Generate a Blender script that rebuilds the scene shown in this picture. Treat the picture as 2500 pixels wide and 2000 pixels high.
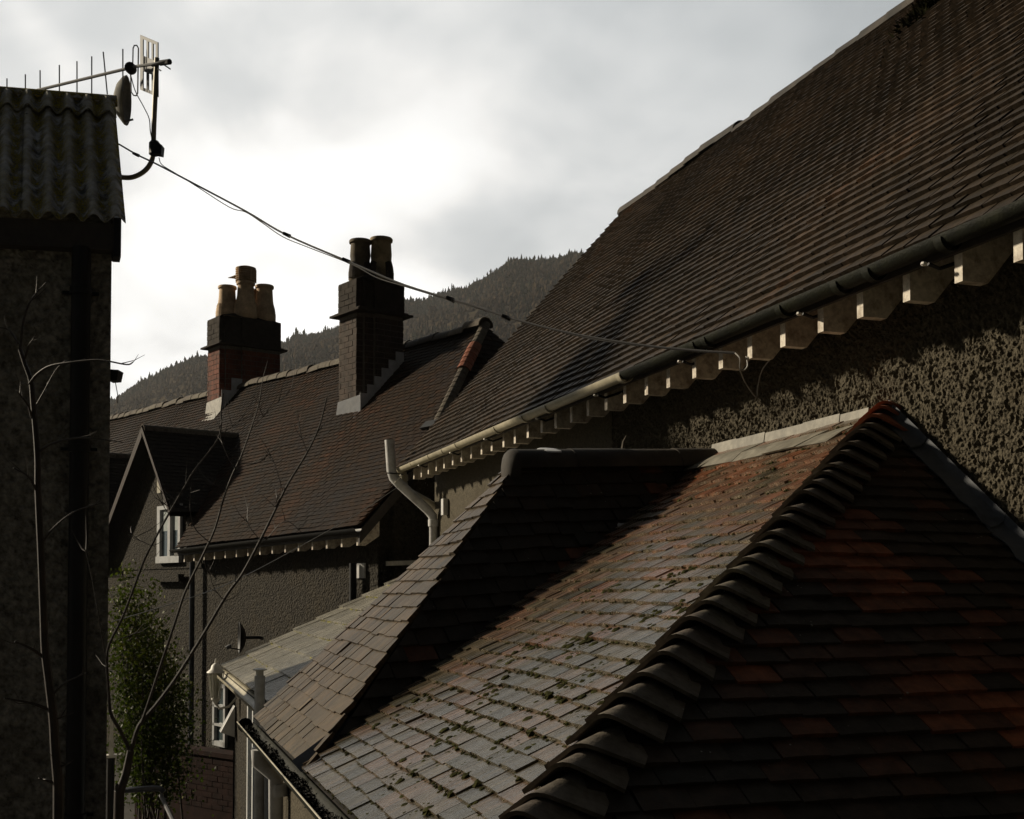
import bpy, math, random
import numpy as np
from mathutils import Vector, Matrix
R_ = math.radians
random.seed(7); rng = np.random.default_rng(11)
for o in list(bpy.data.objects): bpy.data.objects.remove(o, do_unlink=True)
scene = bpy.context.scene
COL = scene.collection

# ------------------------------------------------------------------ camera
YAW = math.atan(960/2900)
cam = bpy.data.cameras.new('camera'); cam.sensor_width = 36; cam.lens = 41.76
cam.shift_y = 0.1364; cam.clip_start = 0.05; cam.clip_end = 6000
camo = bpy.data.objects.new('camera', cam); COL.objects.link(camo)
EYE = np.array([0., 0., 5.])
camo.location = EYE; camo.rotation_euler = (R_(91.76), 0, -YAW)
scene.camera = camo

# ------------------------------------------------------------------ sky, sun, exposure
SUN_AZ = 50.0     # degrees to the left of +Y
SUN_EL = 24.0
sdir = Vector((-math.sin(R_(SUN_AZ))*math.cos(R_(SUN_EL)), math.cos(R_(SUN_AZ))*math.cos(R_(SUN_EL)), math.sin(R_(SUN_EL))))
SUN_STRENGTH = 5.0; SUN_ANGLE = 3.0
SKY_NISHITA = 0.05; EXPOSURE = 0.0
world = bpy.data.worlds.new('World'); scene.world = world; world.use_nodes = True
def build_world():
    nt = world.node_tree; N = nt.nodes; L = nt.links; N.clear()
    def nd(t, **k):
        n = N.new(t)
        for a, b in k.items(): setattr(n, a, b)
        return n
    def mth(op, a, b=None, c=None, clamp=False):
        n = nd('ShaderNodeMath', operation=op, use_clamp=clamp)
        for i, v in enumerate((a, b, c)):
            if v is None: continue
            if isinstance(v, (int, float)): n.inputs[i].default_value = v
            else: L.new(v, n.inputs[i])
        return n.outputs[0]
    sky = nd('ShaderNodeTexSky', sky_type='NISHITA'); sky.sun_disc = False
    sky.sun_elevation = R_(SUN_EL); sky.sun_rotation = R_(-SUN_AZ)
    sky.air_density = 1.0; sky.dust_density = 2.0
    tc = nd('ShaderNodeTexCoord')
    # direction on a cloud layer: xy / (z + c)
    sep = nd('ShaderNodeSeparateXYZ'); L.new(tc.outputs['Generated'], sep.inputs[0])
    zz = mth('ADD', mth('MAXIMUM', sep.outputs[2], 0.0), 0.50)
    cmb = nd('ShaderNodeCombineXYZ')
    L.new(mth('DIVIDE', sep.outputs[0], zz), cmb.inputs[0]); L.new(mth('DIVIDE', sep.outputs[1], zz), cmb.inputs[1])
    def noise(scale, detail, rough, off, dist=0.0):
        mp = nd('ShaderNodeMapping'); L.new(cmb.outputs[0], mp.inputs[0]); mp.inputs['Location'].default_value = off
        n = nd('ShaderNodeTexNoise'); L.new(mp.outputs[0], n.inputs[0])
        n.inputs['Scale'].default_value = scale; n.inputs['Detail'].default_value = detail
        n.inputs['Roughness'].default_value = rough; n.inputs['Distortion'].default_value = dist
        return n.outputs['Fac']
    n1 = noise(3.0, 3, 0.45, (15.2, 3.9, 8), 0.25)
    n2 = noise(6.5, 4, 0.5, (6.9, 2.8, 0), 0.3)
    cl = mth('ADD', mth('MULTIPLY', n1, 0.74), mth('MULTIPLY', n2, 0.26))
    mr = nd('ShaderNodeMapRange', interpolation_type='SMOOTHSTEP'); L.new(cl, mr.inputs[0])
    mr.inputs[1].default_value = 0.38; mr.inputs[2].default_value = 0.62
    mr.inputs[3].default_value = 0.68; mr.inputs[4].default_value = 1.14
    # cloud glow centred low ahead near +Y, well right of the sun lamp
    g = Vector((-math.sin(R_(-2))*math.cos(R_(11)), math.cos(R_(-2))*math.cos(R_(11)), math.sin(R_(11))))
    dt = nd('ShaderNodeVectorMath', operation='DOT_PRODUCT'); L.new(tc.outputs['Generated'], dt.inputs[0]); dt.inputs[1].default_value = g
    pos = mth('MAXIMUM', dt.outputs['Value'], 0.0)
    gl = mth('ADD', mth('MULTIPLY', mth('POWER', pos, 2.8), 0.80), mth('MULTIPLY', mth('POWER', pos, 16.0), 0.46))
    lum = mth('MULTIPLY', mth('ADD', gl, 0.028), mr.outputs[0])
    ramp = nd('ShaderNodeValToRGB'); L.new(lum, ramp.inputs[0])
    e = ramp.color_ramp.elements
    e[0].position = 0.0; e[0].color = (0.85, 0.94, 1.0, 1); e[1].position = 0.95; e[1].color = (1.0, 0.995, 0.975, 1)
    m = ramp.color_ramp.elements.new(0.55); m.color = (0.90, 0.955, 0.985, 1)
    vm = nd('ShaderNodeVectorMath', operation='SCALE'); L.new(ramp.outputs[0], vm.inputs[0]); L.new(lum, vm.inputs['Scale'])
    b1 = nd('ShaderNodeBackground'); L.new(sky.outputs[0], b1.inputs[0]); b1.inputs[1].default_value = SKY_NISHITA
    b2 = nd('ShaderNodeBackground'); L.new(vm.outputs[0], b2.inputs[0]); b2.inputs[1].default_value = 1.0
    mx = nd('ShaderNodeMixShader'); mx.inputs[0].default_value = 0.97
    L.new(b1.outputs[0], mx.inputs[1]); L.new(b2.outputs[0], mx.inputs[2])
    out = nd('ShaderNodeOutputWorld'); L.new(mx.outputs[0], out.inputs[0])
build_world()
sl = bpy.data.lights.new('sun', 'SUN'); sl.energy = SUN_STRENGTH; sl.angle = R_(SUN_ANGLE); sl.color = (1.0, 0.87, 0.66)
so = bpy.data.objects.new('sun', sl); COL.objects.link(so)
so.rotation_euler = (-sdir).to_track_quat('-Z', 'Y').to_euler(); so.location = (-30, 20, 30)
scene.view_settings.view_transform = 'Standard'; scene.view_settings.look = 'None'
scene.view_settings.exposure = EXPOSURE; scene.view_settings.gamma = 1.0; scene.view_settings.use_curve_mapping = False
scene.render.resolution_x = 1024; scene.render.resolution_y = 819

# ------------------------------------------------------------------ materials
def new_mat(name):
    m = bpy.data.materials.new(name); m.use_nodes = True
    nt = m.node_tree
    return m, nt, nt.nodes['Principled BSDF']
class NT:
    def __init__(s, nt): s.nt = nt; s.N = nt.nodes; s.L = nt.links
    def nd(s, t, **k):
        n = s.N.new(t)
        for a, b in k.items(): setattr(n, a, b)
        return n
    def put(s, v, sock):
        if isinstance(v, (int, float, tuple)): sock.default_value = v
        else: s.L.new(v, sock)
    def math(s, op, a, b=None, clamp=False):
        n = s.nd('ShaderNodeMath', operation=op, use_clamp=clamp); s.put(a, n.inputs[0])
        if b is not None: s.put(b, n.inputs[1])
        return n.outputs[0]
    def pos(s): return s.nd('ShaderNodeNewGeometry').outputs['Position']
    def noise(s, vec, scale, detail=3, rough=0.55, dist=0.0):
        n = s.nd('ShaderNodeTexNoise'); s.L.new(vec, n.inputs['Vector'])
        n.inputs['Scale'].default_value = scale; n.inputs['Detail'].default_value = detail
        n.inputs['Roughness'].default_value = rough; n.inputs['Distortion'].default_value = dist
        return n.outputs['Fac']
    def vor(s, vec, scale, feature='F1', rnd=1.0):
        n = s.nd('ShaderNodeTexVoronoi', feature=feature); s.L.new(vec, n.inputs['Vector'])
        n.inputs['Scale'].default_value = scale; n.inputs['Randomness'].default_value = rnd
        return n
    def rng(s, v, a, b, c=0., d=1.):
        n = s.nd('ShaderNodeMapRange'); s.L.new(v, n.inputs[0])
        for i, q in enumerate((a, b, c, d)): n.inputs[i+1].default_value = q
        return n.outputs[0]
    def mix(s, f, a, b, mode='MIX'):
        n = s.nd('ShaderNodeMix', data_type='RGBA', blend_type=mode); s.put(f, n.inputs[0])
        for v, i in ((a, 6), (b, 7)):
            if isinstance(v, tuple): n.inputs[i].default_value = (*v[:3], 1)
            else: s.L.new(v, n.inputs[i])
        return n.outputs[2]
    def ramp(s, v, stops, interp='LINEAR'):
        n = s.nd('ShaderNodeValToRGB'); s.L.new(v, n.inputs[0]); r = n.color_ramp; r.interpolation = interp
        while len(r.elements) < len(stops): r.elements.new(0.5)
        for e, (p, c) in zip(r.elements, stops): e.position = p; e.color = (*c, 1)
        return n.outputs[0]
    def bump(s, h, strength, dist, bsdf):
        b = s.nd('ShaderNodeBump'); s.L.new(h, b.inputs['Height']); b.inputs['Strength'].default_value = strength
        b.inputs['Distance'].default_value = dist; s.L.new(b.outputs[0], bsdf.inputs['Normal'])
    def dirs(s, vec, u, v, su, sv):
        c = s.nd('ShaderNodeCombineXYZ')
        for i, (d, k) in enumerate(((u, su), (v, sv))):
            n = s.nd('ShaderNodeVectorMath', operation='DOT_PRODUCT'); s.L.new(vec, n.inputs[0])
            n.inputs[1].default_value = tuple(float(q*k) for q in d); s.L.new(n.outputs['Value'], c.inputs[i])
        return c.outputs[0]

def tile_mat(name, stops, u, v, rough=0.55, lichen=0.5, algae=0.4, algae_col=(0.02, 0.022, 0.012), streak=0.5, spec=0.5):
    m, nt, b = new_mat(name); T = NT(nt); p = T.pos()
    at = T.nd('ShaderNodeAttribute', attribute_name='tint'); f = at.outputs['Fac']
    base = T.ramp(f, stops)
    blot = T.noise(p, 14, 4, 0.6)
    st = T.noise(T.dirs(p, u, v, 52, 3), 1.0, 4, 0.65)
    k = T.math('MULTIPLY', T.rng(blot, 0.3, 0.75, 0.55, 1.35), T.rng(st, 0.3, 0.7, 1-streak, 1+streak*0.7))
    vm = T.nd('ShaderNodeVectorMath', operation='SCALE'); T.L.new(base, vm.inputs[0]); T.L.new(k, vm.inputs['Scale'])
    big = T.noise(p, 1.3, 4, 0.65)
    am = T.math('MULTIPLY', T.rng(big, 0.42, 0.68), algae, clamp=True)
    am = T.math('MULTIPLY', am, T.rng(T.noise(p, 40, 2), 0.3, 0.6))
    col = T.mix(am, vm.outputs[0], algae_col)
    vo = T.vor(p, 23); spot = T.math('LESS_THAN', vo.outputs['Distance'], T.rng(T.noise(p, 3.1, 2), 0.5, 0.8, 0.0, 0.2*lichen))
    spot = T.math('MULTIPLY', spot, T.rng(T.noise(p, 90, 2), 0.4, 0.6))
    col = T.mix(T.math('MULTIPLY', spot, 0.7), col, (0.28, 0.28, 0.25))
    T.L.new(col, b.inputs['Base Color'])
    T.L.new(T.rng(st, 0.2, 0.8, rough-0.12, rough+0.15), b.inputs['Roughness'])
    b.inputs['Specular IOR Level'].default_value = spec; b.inputs['Specular Tint'].default_value = (1.0, 0.91, 0.72, 1)
    T.bump(T.math('ADD', T.noise(p, 160, 3), T.math('MULTIPLY', T.noise(p, 45, 2), 1.5)), 0.35, 0.004, b)
    return m

def plain_mat(name, col, rough=0.6, metallic=0.0, var=0.25, scale=12, dirt=None, dirt_amt=0.0, bump=0.0, spec=0.5):
    m, nt, b = new_mat(name); T = NT(nt); p = T.pos()
    n = T.noise(p, scale, 4, 0.6)
    k = T.rng(n, 0.3, 0.7, 1-var, 1+var)
    vm = T.nd('ShaderNodeVectorMath', operation='SCALE'); vm.inputs[0].default_value = col; T.L.new(k, vm.inputs['Scale'])
    c = vm.outputs[0]
    if dirt:
        d = T.math('MULTIPLY', T.rng(T.noise(p, scale*0.35, 5, 0.7), 0.45, 0.65), dirt_amt, clamp=True)
        c = T.mix(d, c, dirt)
    T.L.new(c, b.inputs['Base Color']); b.inputs['Roughness'].default_value = rough; b.inputs['Metallic'].default_value = metallic
    b.inputs['Specular IOR Level'].default_value = spec
    if bump: T.bump(T.noise(p, scale*6, 3), bump, 0.005, b)
    return m

def roughcast_mat(name, c0, c1, scale=55, depth=0.012):
    m, nt, b = new_mat(name); T = NT(nt); p = T.pos()
    n = T.noise(p, scale*0.5, 4, 0.65); big = T.noise(p, 1.7, 4, 0.6)
    c = T.mix(T.rng(n, 0.3, 0.7), c0, c1)
    c = T.mix(T.math('MULTIPLY', T.rng(big, 0.5, 0.7), 0.6), c, (0.05, 0.04, 0.025))
    T.L.new(c, b.inputs['Base Color']); b.inputs['Roughness'].default_value = 0.9; b.inputs['Specular IOR Level'].default_value = 0.15
    vo = T.vor(p, scale, 'SMOOTH_F1')
    T.bump(T.math('ADD', T.math('MULTIPLY', vo.outputs['Distance'], -1.2), n), 1.0, depth, b)
    return m

M = {}
Yv = (0., 1., 0.); Xv = (1., 0., 0.)
LITV = (0.863, 0, 0.505); DARKV = (0, 0.796, 0.605); MAINV = (0.667, 0, 0.745)
M['tile_main'] = tile_mat('weathered_brown_tile', [(0, (0.025, 0.019, 0.014)), (0.5, (0.048, 0.034, 0.023)), (0.8, (0.066, 0.044, 0.028)), (1, (0.090, 0.048, 0.026))], Yv, MAINV, 0.62, 0.3, 0.5, (0.018, 0.015, 0.008), 0.5, 0.10)
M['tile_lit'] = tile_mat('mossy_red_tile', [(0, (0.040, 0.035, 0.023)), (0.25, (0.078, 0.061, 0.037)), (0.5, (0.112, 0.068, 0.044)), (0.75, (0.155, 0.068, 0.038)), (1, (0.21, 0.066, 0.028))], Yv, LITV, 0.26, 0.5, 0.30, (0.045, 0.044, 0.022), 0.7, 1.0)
M['tile_dark'] = tile_mat('shade_darkened_red_tile', [(0, (0.021, 0.019, 0.018)), (0.45, (0.036, 0.027, 0.022)), (0.62, (0.10, 0.040, 0.024)), (0.82, (0.19, 0.064, 0.032)), (1, (0.27, 0.085, 0.038))], Xv, DARKV, 0.75, 1.0, 0.5, (0.016, 0.015, 0.012), 0.25, 0.25)  # darker copy for slopes out of the sun, shade put into the colour
M['tile_strip'] = tile_mat('streaked_brown_tile', [(0, (0.030, 0.018, 0.009)), (0.5, (0.060, 0.037, 0.019)), (1, (0.098, 0.062, 0.032))], Yv, (0.69, 0, 0.72), 0.48, 0.25, 0.35, (0.035, 0.034, 0.015), 1.0, 0.28)
M['hip'] = tile_mat('sooty_hip_tile', [(0, (0.11, 0.092, 0.078)), (1, (0.13, 0.11, 0.09))], Yv, LITV, 0.8, 1.6, 0.75, (0.20, 0.185, 0.14), 0.3, 0.15)
M['hip_red'] = plain_mat('red_hip_tile', (0.22, 0.07, 0.035), 0.75, var=0.35, scale=12, bump=0.3, spec=0.3)
M['ridge'] = plain_mat('lichened_ridge_tile', (0.024, 0.020, 0.016), 0.85, var=0.7, scale=4, dirt=(0.13, 0.10, 0.075), dirt_amt=0.35, bump=0.4)
M['deck'] = plain_mat('roofing_felt', (0.015, 0.014, 0.013), 0.9, spec=0.1)
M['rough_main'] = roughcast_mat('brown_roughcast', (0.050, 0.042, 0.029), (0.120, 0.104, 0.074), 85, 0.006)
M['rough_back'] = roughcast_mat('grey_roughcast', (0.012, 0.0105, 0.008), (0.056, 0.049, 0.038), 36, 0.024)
M['rough_left'] = roughcast_mat('dark_grey_roughcast', (0.07, 0.065, 0.055), (0.34, 0.32, 0.275), 26, 0.035)
M['white'] = plain_mat('white_paint', (0.72, 0.70, 0.65), 0.5, var=0.12, scale=20, dirt=(0.35, 0.32, 0.26), dirt_amt=0.4)
M['window_white'] = plain_mat('dull_white_window_paint', (0.40, 0.41, 0.42), 0.5, var=0.15, scale=10, dirt=(0.22, 0.21, 0.19), dirt_amt=0.5)
M['upvc'] = plain_mat('white_upvc', (0.72, 0.73, 0.74), 0.35, var=0.06, scale=10, dirt=(0.45, 0.44, 0.40), dirt_amt=0.3)
M['rafter'] = plain_mat('worn_white_timber', (0.62, 0.56, 0.47), 0.65, var=0.2, scale=40, dirt=(0.22, 0.16, 0.11), dirt_amt=0.75, bump=0.2)
M['cream'] = plain_mat('cream_gutter_paint', (0.42, 0.38, 0.28), 0.45, var=0.2, scale=8, dirt=(0.24, 0.22, 0.15), dirt_amt=0.6)
M['pipegrey'] = plain_mat('weathered_white_pipe', (0.62, 0.62, 0.62), 0.5, var=0.15, scale=14, dirt=(0.28, 0.27, 0.26), dirt_amt=0.6)
M['black'] = plain_mat('black_plastic', (0.006, 0.006, 0.007), 0.5, var=0.3, spec=0.25)
M['mossy_black'] = plain_mat('algae_black_gutter', (0.008, 0.009, 0.006), 0.6, var=0.5, scale=14, dirt=(0.022, 0.023, 0.010), dirt_amt=0.5, bump=0.5, spec=0.12)
M['darkwood'] = plain_mat('dark_timber', (0.03, 0.024, 0.02), 0.7, var=0.4)
M['redwood'] = plain_mat('brown_bargeboard_paint', (0.026, 0.014, 0.010), 0.7, var=0.3, spec=0.2)
M['lead'] = plain_mat('grey_lead', (0.065, 0.072, 0.088), 0.55, 0.0, var=0.35, scale=9, dirt=(0.11, 0.115, 0.125), dirt_amt=0.6, bump=0.15, spec=0.1)
M['lead_pale'] = plain_mat('pale_weathered_lead', (0.19, 0.175, 0.14), 0.6, 0.0, var=0.4, scale=14, dirt=(0.09, 0.08, 0.06), dirt_amt=0.7, bump=0.15)
M['brick_red'] = plain_mat('red_brick', (0.15, 0.050, 0.030), 0.85, var=0.45, scale=7, dirt=(0.04, 0.03, 0.026), dirt_amt=0.6, bump=0.4, spec=0.2)
M['brick_sooty'] = plain_mat('sooty_brick', (0.05, 0.034, 0.026), 0.85, var=0.6, scale=6, dirt=(0.10, 0.085, 0.07), dirt_amt=0.4, bump=0.5, spec=0.2)
M['weed'] = plain_mat('dark_roof_weed', (0.016, 0.016, 0.008), 0.95, var=0.4, scale=20, spec=0.0)
M['mortar'] = plain_mat('lime_mortar', (0.13, 0.115, 0.10), 0.95, var=0.3, scale=20, spec=0.1)
M['soot'] = plain_mat('sooty_render', (0.035, 0.028, 0.022), 0.9, var=0.4, scale=8, bump=0.5, spec=0.15)
M['pot'] = plain_mat('buff_terracotta', (0.58, 0.42, 0.27), 0.8, var=0.2, scale=6, dirt=(0.10, 0.07, 0.045), dirt_amt=0.6, spec=0.25)
M['pot_mid'] = plain_mat('stained_buff_terracotta', (0.30, 0.23, 0.13), 0.8, var=0.3, scale=4, dirt=(0.03, 0.026, 0.018), dirt_amt=0.9, spec=0.25)
M['lead_bright'] = plain_mat('brightened_lead', (0.50, 0.51, 0.53), 0.6, var=0.15, scale=9, dirt=(0.30, 0.30, 0.30), dirt_amt=0.5, spec=0.2)  # lead lightened for the unlit chimney side, brightness put into the colour
M['yard_brick'] = plain_mat('shade_toned_garden_brick', (0.020, 0.009, 0.007), 0.9, var=0.5, scale=8, spec=0.1)  # near-black: the yard's shade is put into the brick colour
M['pot_dark'] = plain_mat('sooty_terracotta', (0.12, 0.095, 0.06), 0.8, var=0.3, scale=4, dirt=(0.02, 0.018, 0.014), dirt_amt=0.9, spec=0.25)
M['galv'] = plain_mat('dull_aluminium', (0.13, 0.135, 0.15), 0.7, 0.0, var=0.2)
M['mast'] = plain_mat('tarnished_mast', (0.20, 0.18, 0.13), 0.5, 0.3, var=0.3)
M['dish_grey'] = plain_mat('mossy_grey_dish', (0.13, 0.125, 0.11), 0.8, var=0.4, scale=10, dirt=(0.05, 0.05, 0.035), dirt_amt=0.6)
M['cable'] = plain_mat('cable_sheath', (0.02, 0.018, 0.018), 0.5)
M['cable_pale'] = plain_mat('pale_cable', (0.22, 0.21, 0.19), 0.5)
M['bark'] = plain_mat('smooth_grey_bark', (0.024, 0.016, 0.012), 0.65, var=0.7, scale=9, dirt=(0.010, 0.006, 0.005), dirt_amt=0.6, bump=0.3)
M['moss'] = plain_mat('green_moss', (0.034, 0.034, 0.011), 0.95, var=0.6, scale=25, spec=0.05)
M['debris'] = plain_mat('leaf_litter', (0.018, 0.016, 0.012), 0.9, var=0.5, scale=30)
M['slab'] = tile_mat('grey_slab_tile', [(0, (0.18, 0.17, 0.145)), (1, (0.32, 0.30, 0.25))], Yv, (0.9, 0, 0.44), 0.26, 0.3, 0.25, (0.10, 0.10, 0.07), 0.4, 0.5)
M['ochre'] = plain_mat('yellow_lichen', (0.30, 0.28, 0.06), 0.9, var=0.4, scale=40, spec=0.1)
M['grass'] = plain_mat('rough_ground', (0.05, 0.05, 0.03), 0.95, var=0.4, scale=1.0, spec=0.1)
M['yard'] = plain_mat('yard_concrete', (0.06, 0.056, 0.05), 0.9, var=0.3, scale=2.0, spec=0.2)
M['steel'] = plain_mat('navy_painted_steel', (0.02, 0.024, 0.035), 0.3, 0.0, var=0.2)
M['conifer'] = plain_mat('dark_conifer', (0.018, 0.021, 0.013), 0.95, var=0.5, scale=0.03, spec=0.0)
M['larch'] = plain_mat('bare_larch', (0.060, 0.045, 0.031), 0.95, var=0.4, scale=0.02, spec=0.0)
M['hill'] = plain_mat('winter_hillside', (0.06, 0.048, 0.032), 0.95, var=0.35, scale=0.03, spec=0.0)

def mk_leaf():
    m, nt, b = new_mat('glossy_evergreen_leaf'); T = NT(nt)
    at = T.nd('ShaderNodeAttribute', attribute_name='tint')
    T.L.new(T.ramp(at.outputs['Fac'], [(0, (0.014, 0.022, 0.003)), (0.6, (0.045, 0.062, 0.008)), (1, (0.20, 0.20, 0.025))]), b.inputs['Base Color'])
    b.inputs['Roughness'].default_value = 0.5; b.inputs['Specular IOR Level'].default_value = 0.15
    b.inputs['Transmission Weight'].default_value = 0.0
    tr = T.nd('ShaderNodeBsdfTranslucent'); tr.inputs[0].default_value = (0.045, 0.07, 0.008, 1)
    ad = T.nd('ShaderNodeMixShader'); ad.inputs[0].default_value = 0.35; T.L.new(b.outputs[0], ad.inputs[1]); T.L.new(tr.outputs[0], ad.inputs[2])
    T.L.new(ad.outputs[0], nt.nodes['Material Output'].inputs[0])
    return m
M['leaf'] = mk_leaf()
def mk_corr():
    m, nt, b = new_mat('mossy_corrugated_asbestos'); T = NT(nt); p = T.pos()
    n = T.noise(p, 9, 5, 0.65); moss = T.noise(p, 5.5, 5, 0.7); f = T.noise(p, 60, 3, 0.6)
    c = T.mix(T.rng(n, 0.38, 0.62), (0.08, 0.08, 0.08), (0.62, 0.62, 0.64))
    cr = T.nd('ShaderNodeAttribute', attribute_name='tint').outputs['Fac']
    c = T.mix(T.math('MULTIPLY', T.rng(cr, 0.35, 0.95), 0.55), c, (0.50, 0.50, 0.50))  # rib crests lightened, a highlight put into the colour
    mm = T.math('MULTIPLY', T.math('MULTIPLY', T.rng(moss, 0.40, 0.52), T.rng(f, 0.30, 0.50)), T.rng(cr, 0.1, 1.0, 1.0, 0.35))
    c = T.mix(mm, c, T.mix(T.rng(f, 0.4, 0.7), (0.08, 0.065, 0.012), (0.55, 0.44, 0.03)))
    T.L.new(c, b.inputs['Base Color']); b.inputs['Roughness'].default_value = 0.85; b.inputs['Specular IOR Level'].default_value = 0.25
    T.bump(T.math('ADD', f, T.math('MULTIPLY', mm, 1.5)), 0.9, 0.02, b)
    return m
M['corr'] = mk_corr()
def mk_glass():
    m, nt, b = new_mat('window_glass')
    b.inputs['Base Color'].default_value = (0.035, 0.055, 0.065, 1); b.inputs['Roughness'].default_value = 0.06
    b.inputs['Specular IOR Level'].default_value = 0.8
    return m
M['glass'] = mk_glass()
def mk_lampglass():
    m, nt, b = new_mat('clear_lantern_glass')
    b.inputs['Base Color'].default_value = (0.55, 0.55, 0.48, 1); b.inputs['Roughness'].default_value = 0.15
    b.inputs['Transmission Weight'].default_value = 0.55
    return m
M['lampglass'] = mk_lampglass()
M['curtain'] = plain_mat('net_curtain', (0.34, 0.38, 0.38), 0.9, var=0.15, scale=20)

# ------------------------------------------------------------------ mesh helpers
ROOT = {}
def empty(name, loc, label=None, cat=None, group=None):
    o = bpy.data.objects.new(name, None); COL.objects.link(o); o.location = loc; o.empty_display_size = 0.2
    ROOT[o.name] = np.array(loc, float); tag(o, label, cat, group)
    return o
def tag(o, label=None, cat=None, group=None, kind=None):
    for k, v in (('label', label), ('category', cat), ('group', group), ('kind', kind)):
        if v: o[k] = v
    return o
def mesh_of(name, V, F, tint=None, smooth=False):
    me = bpy.data.meshes.new(name); me.from_pydata([tuple(map(float, v)) for v in V], [], F)
    if tint is not None:
        a = me.attributes.new('tint', 'FLOAT', 'FACE')
        a.data.foreach_set('value', np.full(len(F), tint, dtype=np.float32) if np.isscalar(tint) else np.asarray(tint, dtype=np.float32))
    if smooth: me.polygons.foreach_set('use_smooth', [True]*len(me.polygons))
    me.update()
    return me
def link(name, me, mat, parent=None, mw=None, kind=None, label=None):
    o = bpy.data.objects.new(name, me); COL.objects.link(o)
    if mat is not None and not me.materials: me.materials.append(M[mat] if isinstance(mat, str) else mat)
    off = np.zeros(3)
    if parent is not None:
        o.parent = parent; off = ROOT[parent.name]
    ROOT[o.name] = off
    if mw is not None:
        o.matrix_local = Matrix.Translation(Vector(-off)) @ mw
    if kind: o['kind'] = kind
    if label: o['label'] = label
    return o
class MB:
    def __init__(s): s.V = []; s.F = []; s.T = []
    def add(s, V, F, t=0.5):
        b = len(s.V); s.V += [np.asarray(v, float) for v in V]
        for f in F: s.F.append([i+b for i in f]); s.T.append(t)
        return s
    def hexa(s, p, t=0.5):   # 8 points: bottom 4, top 4
        return s.add(p, [[3, 2, 1, 0], [4, 5, 6, 7], [0, 1, 5, 4], [1, 2, 6, 5], [2, 3, 7, 6], [3, 0, 4, 7]], t)
    def box(s, a, b, t=0.5):
        (x0, y0, z0), (x1, y1, z1) = a, b
        return s.hexa([(x0, y0, z0), (x1, y0, z0), (x1, y1, z0), (x0, y1, z0), (x0, y0, z1), (x1, y0, z1), (x1, y1, z1), (x0, y1, z1)], t)
    def obox(s, o, ax, ay, az, t=0.5):   # origin corner and three edge vectors
        o, ax, ay, az = (np.asarray(q, float) for q in (o, ax, ay, az))
        return s.hexa([o, o+ax, o+ax+ay, o+ay, o+az, o+ax+az, o+ax+ay+az, o+ay+az], t)
    def prism(s, poly, ext, t=0.5):      # polygon extruded along ext
        poly = [np.asarray(q, float) for q in poly]; ext = np.asarray(ext, float); n = len(poly)
        F = [list(range(n))[::-1], list(range(n, 2*n))] + [[i, (i+1) % n, (i+1) % n+n, i+n] for i in range(n)]
        return s.add(poly+[q+ext for q in poly], F, t)
    def tube(s, pts, r, n=8, cap=True, t=0.5):
        pts = [np.asarray(p, float) for p in pts]; m = len(pts)
        rr = [r]*m if np.isscalar(r) else list(r)
        tg = [pts[min(i+1, m-1)]-pts[max(i-1, 0)] for i in range(m)]
        tg = [q/(np.linalg.norm(q)+1e-9) for q in tg]
        ref = np.array([0, 0, 1.]) if abs(tg[0][2]) < 0.9 else np.array([1., 0, 0])
        u = np.cross(tg[0], ref); u /= np.linalg.norm(u)
        V = []
        for p, q, ra in zip(pts, tg, rr):
            u = u-q*(u@q); u /= np.linalg.norm(u)+1e-9; w = np.cross(q, u)
            for k in range(n):
                a = 2*math.pi*k/n; V.append(p+ra*(math.cos(a)*u+math.sin(a)*w))
        F = [[i*n+k, i*n+(k+1) % n, (i+1)*n+(k+1) % n, (i+1)*n+k] for i in range(m-1) for k in range(n)]
        if cap: F += [list(range(n))[::-1], [(m-1)*n+k for k in range(n)]]
        return s.add(V, F, t)
    def lathe(s, c, prof, n=16, t=0.5, axis=None):   # prof: (radius, height)
        c = np.asarray(c, float); V = []
        az = np.array([0, 0, 1.]) if axis is None else np.asarray(axis, float)/np.linalg.norm(axis)
        ref = np.array([1., 0, 0]) if abs(az[0]) < 0.9 else np.array([0, 1., 0])
        ax = np.cross(ref, az); ax /= np.linalg.norm(ax); ay = np.cross(az, ax)
        for (r, h) in prof:
            for k in range(n):
                a = 2*math.pi*k/n; V.append(c+az*h+r*(math.cos(a)*ax+math.sin(a)*ay))
        m = len(prof)
        F = [[i*n+k, i*n+(k+1) % n, (i+1)*n+(k+1) % n, (i+1)*n+k] for i in range(m-1) for k in range(n)]
        F += [list(range(n))[::-1], [(m-1)*n+k for k in range(n)]]
        return s.add(V, F, t)
    def build(s, name, mat, parent=None, smooth=False, kind=None, label=None, tint=False):
        off = ROOT[parent.name] if parent is not None else np.zeros(3)
        me = mesh_of(name, [v-off for v in s.V], s.F, s.T if tint else None, smooth)
        o = link(name, me, mat, parent, None, kind, label)
        if smooth:
            try:
                me.set_sharp_from_angle(angle=R_(40))
            except Exception: pass
        return o

# camera-space size, used only to choose which repeats become single objects
fh = np.array([math.sin(YAW), math.cos(YAW), 0]); rt = np.array([math.cos(YAW), -math.sin(YAW), 0])
PT = R_(1.76); FW = fh*math.cos(PT)+np.array([0, 0, math.sin(PT)]); UP = -fh*math.sin(PT)+np.array([0, 0, math.cos(PT)])
def shows(P):
    d = P-EYE; z = d@FW; z = np.where(z < 0.1, 0.1, z)
    x = 1250+2900*(d@rt)/z; y = 1341-2900*(d@UP)/z
    inside = (x > -40) & (x < 2540) & (y > -40) & (y < 2040) & (z > 0.3)
    return np.where(inside, 1/z**2, 0)

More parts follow.
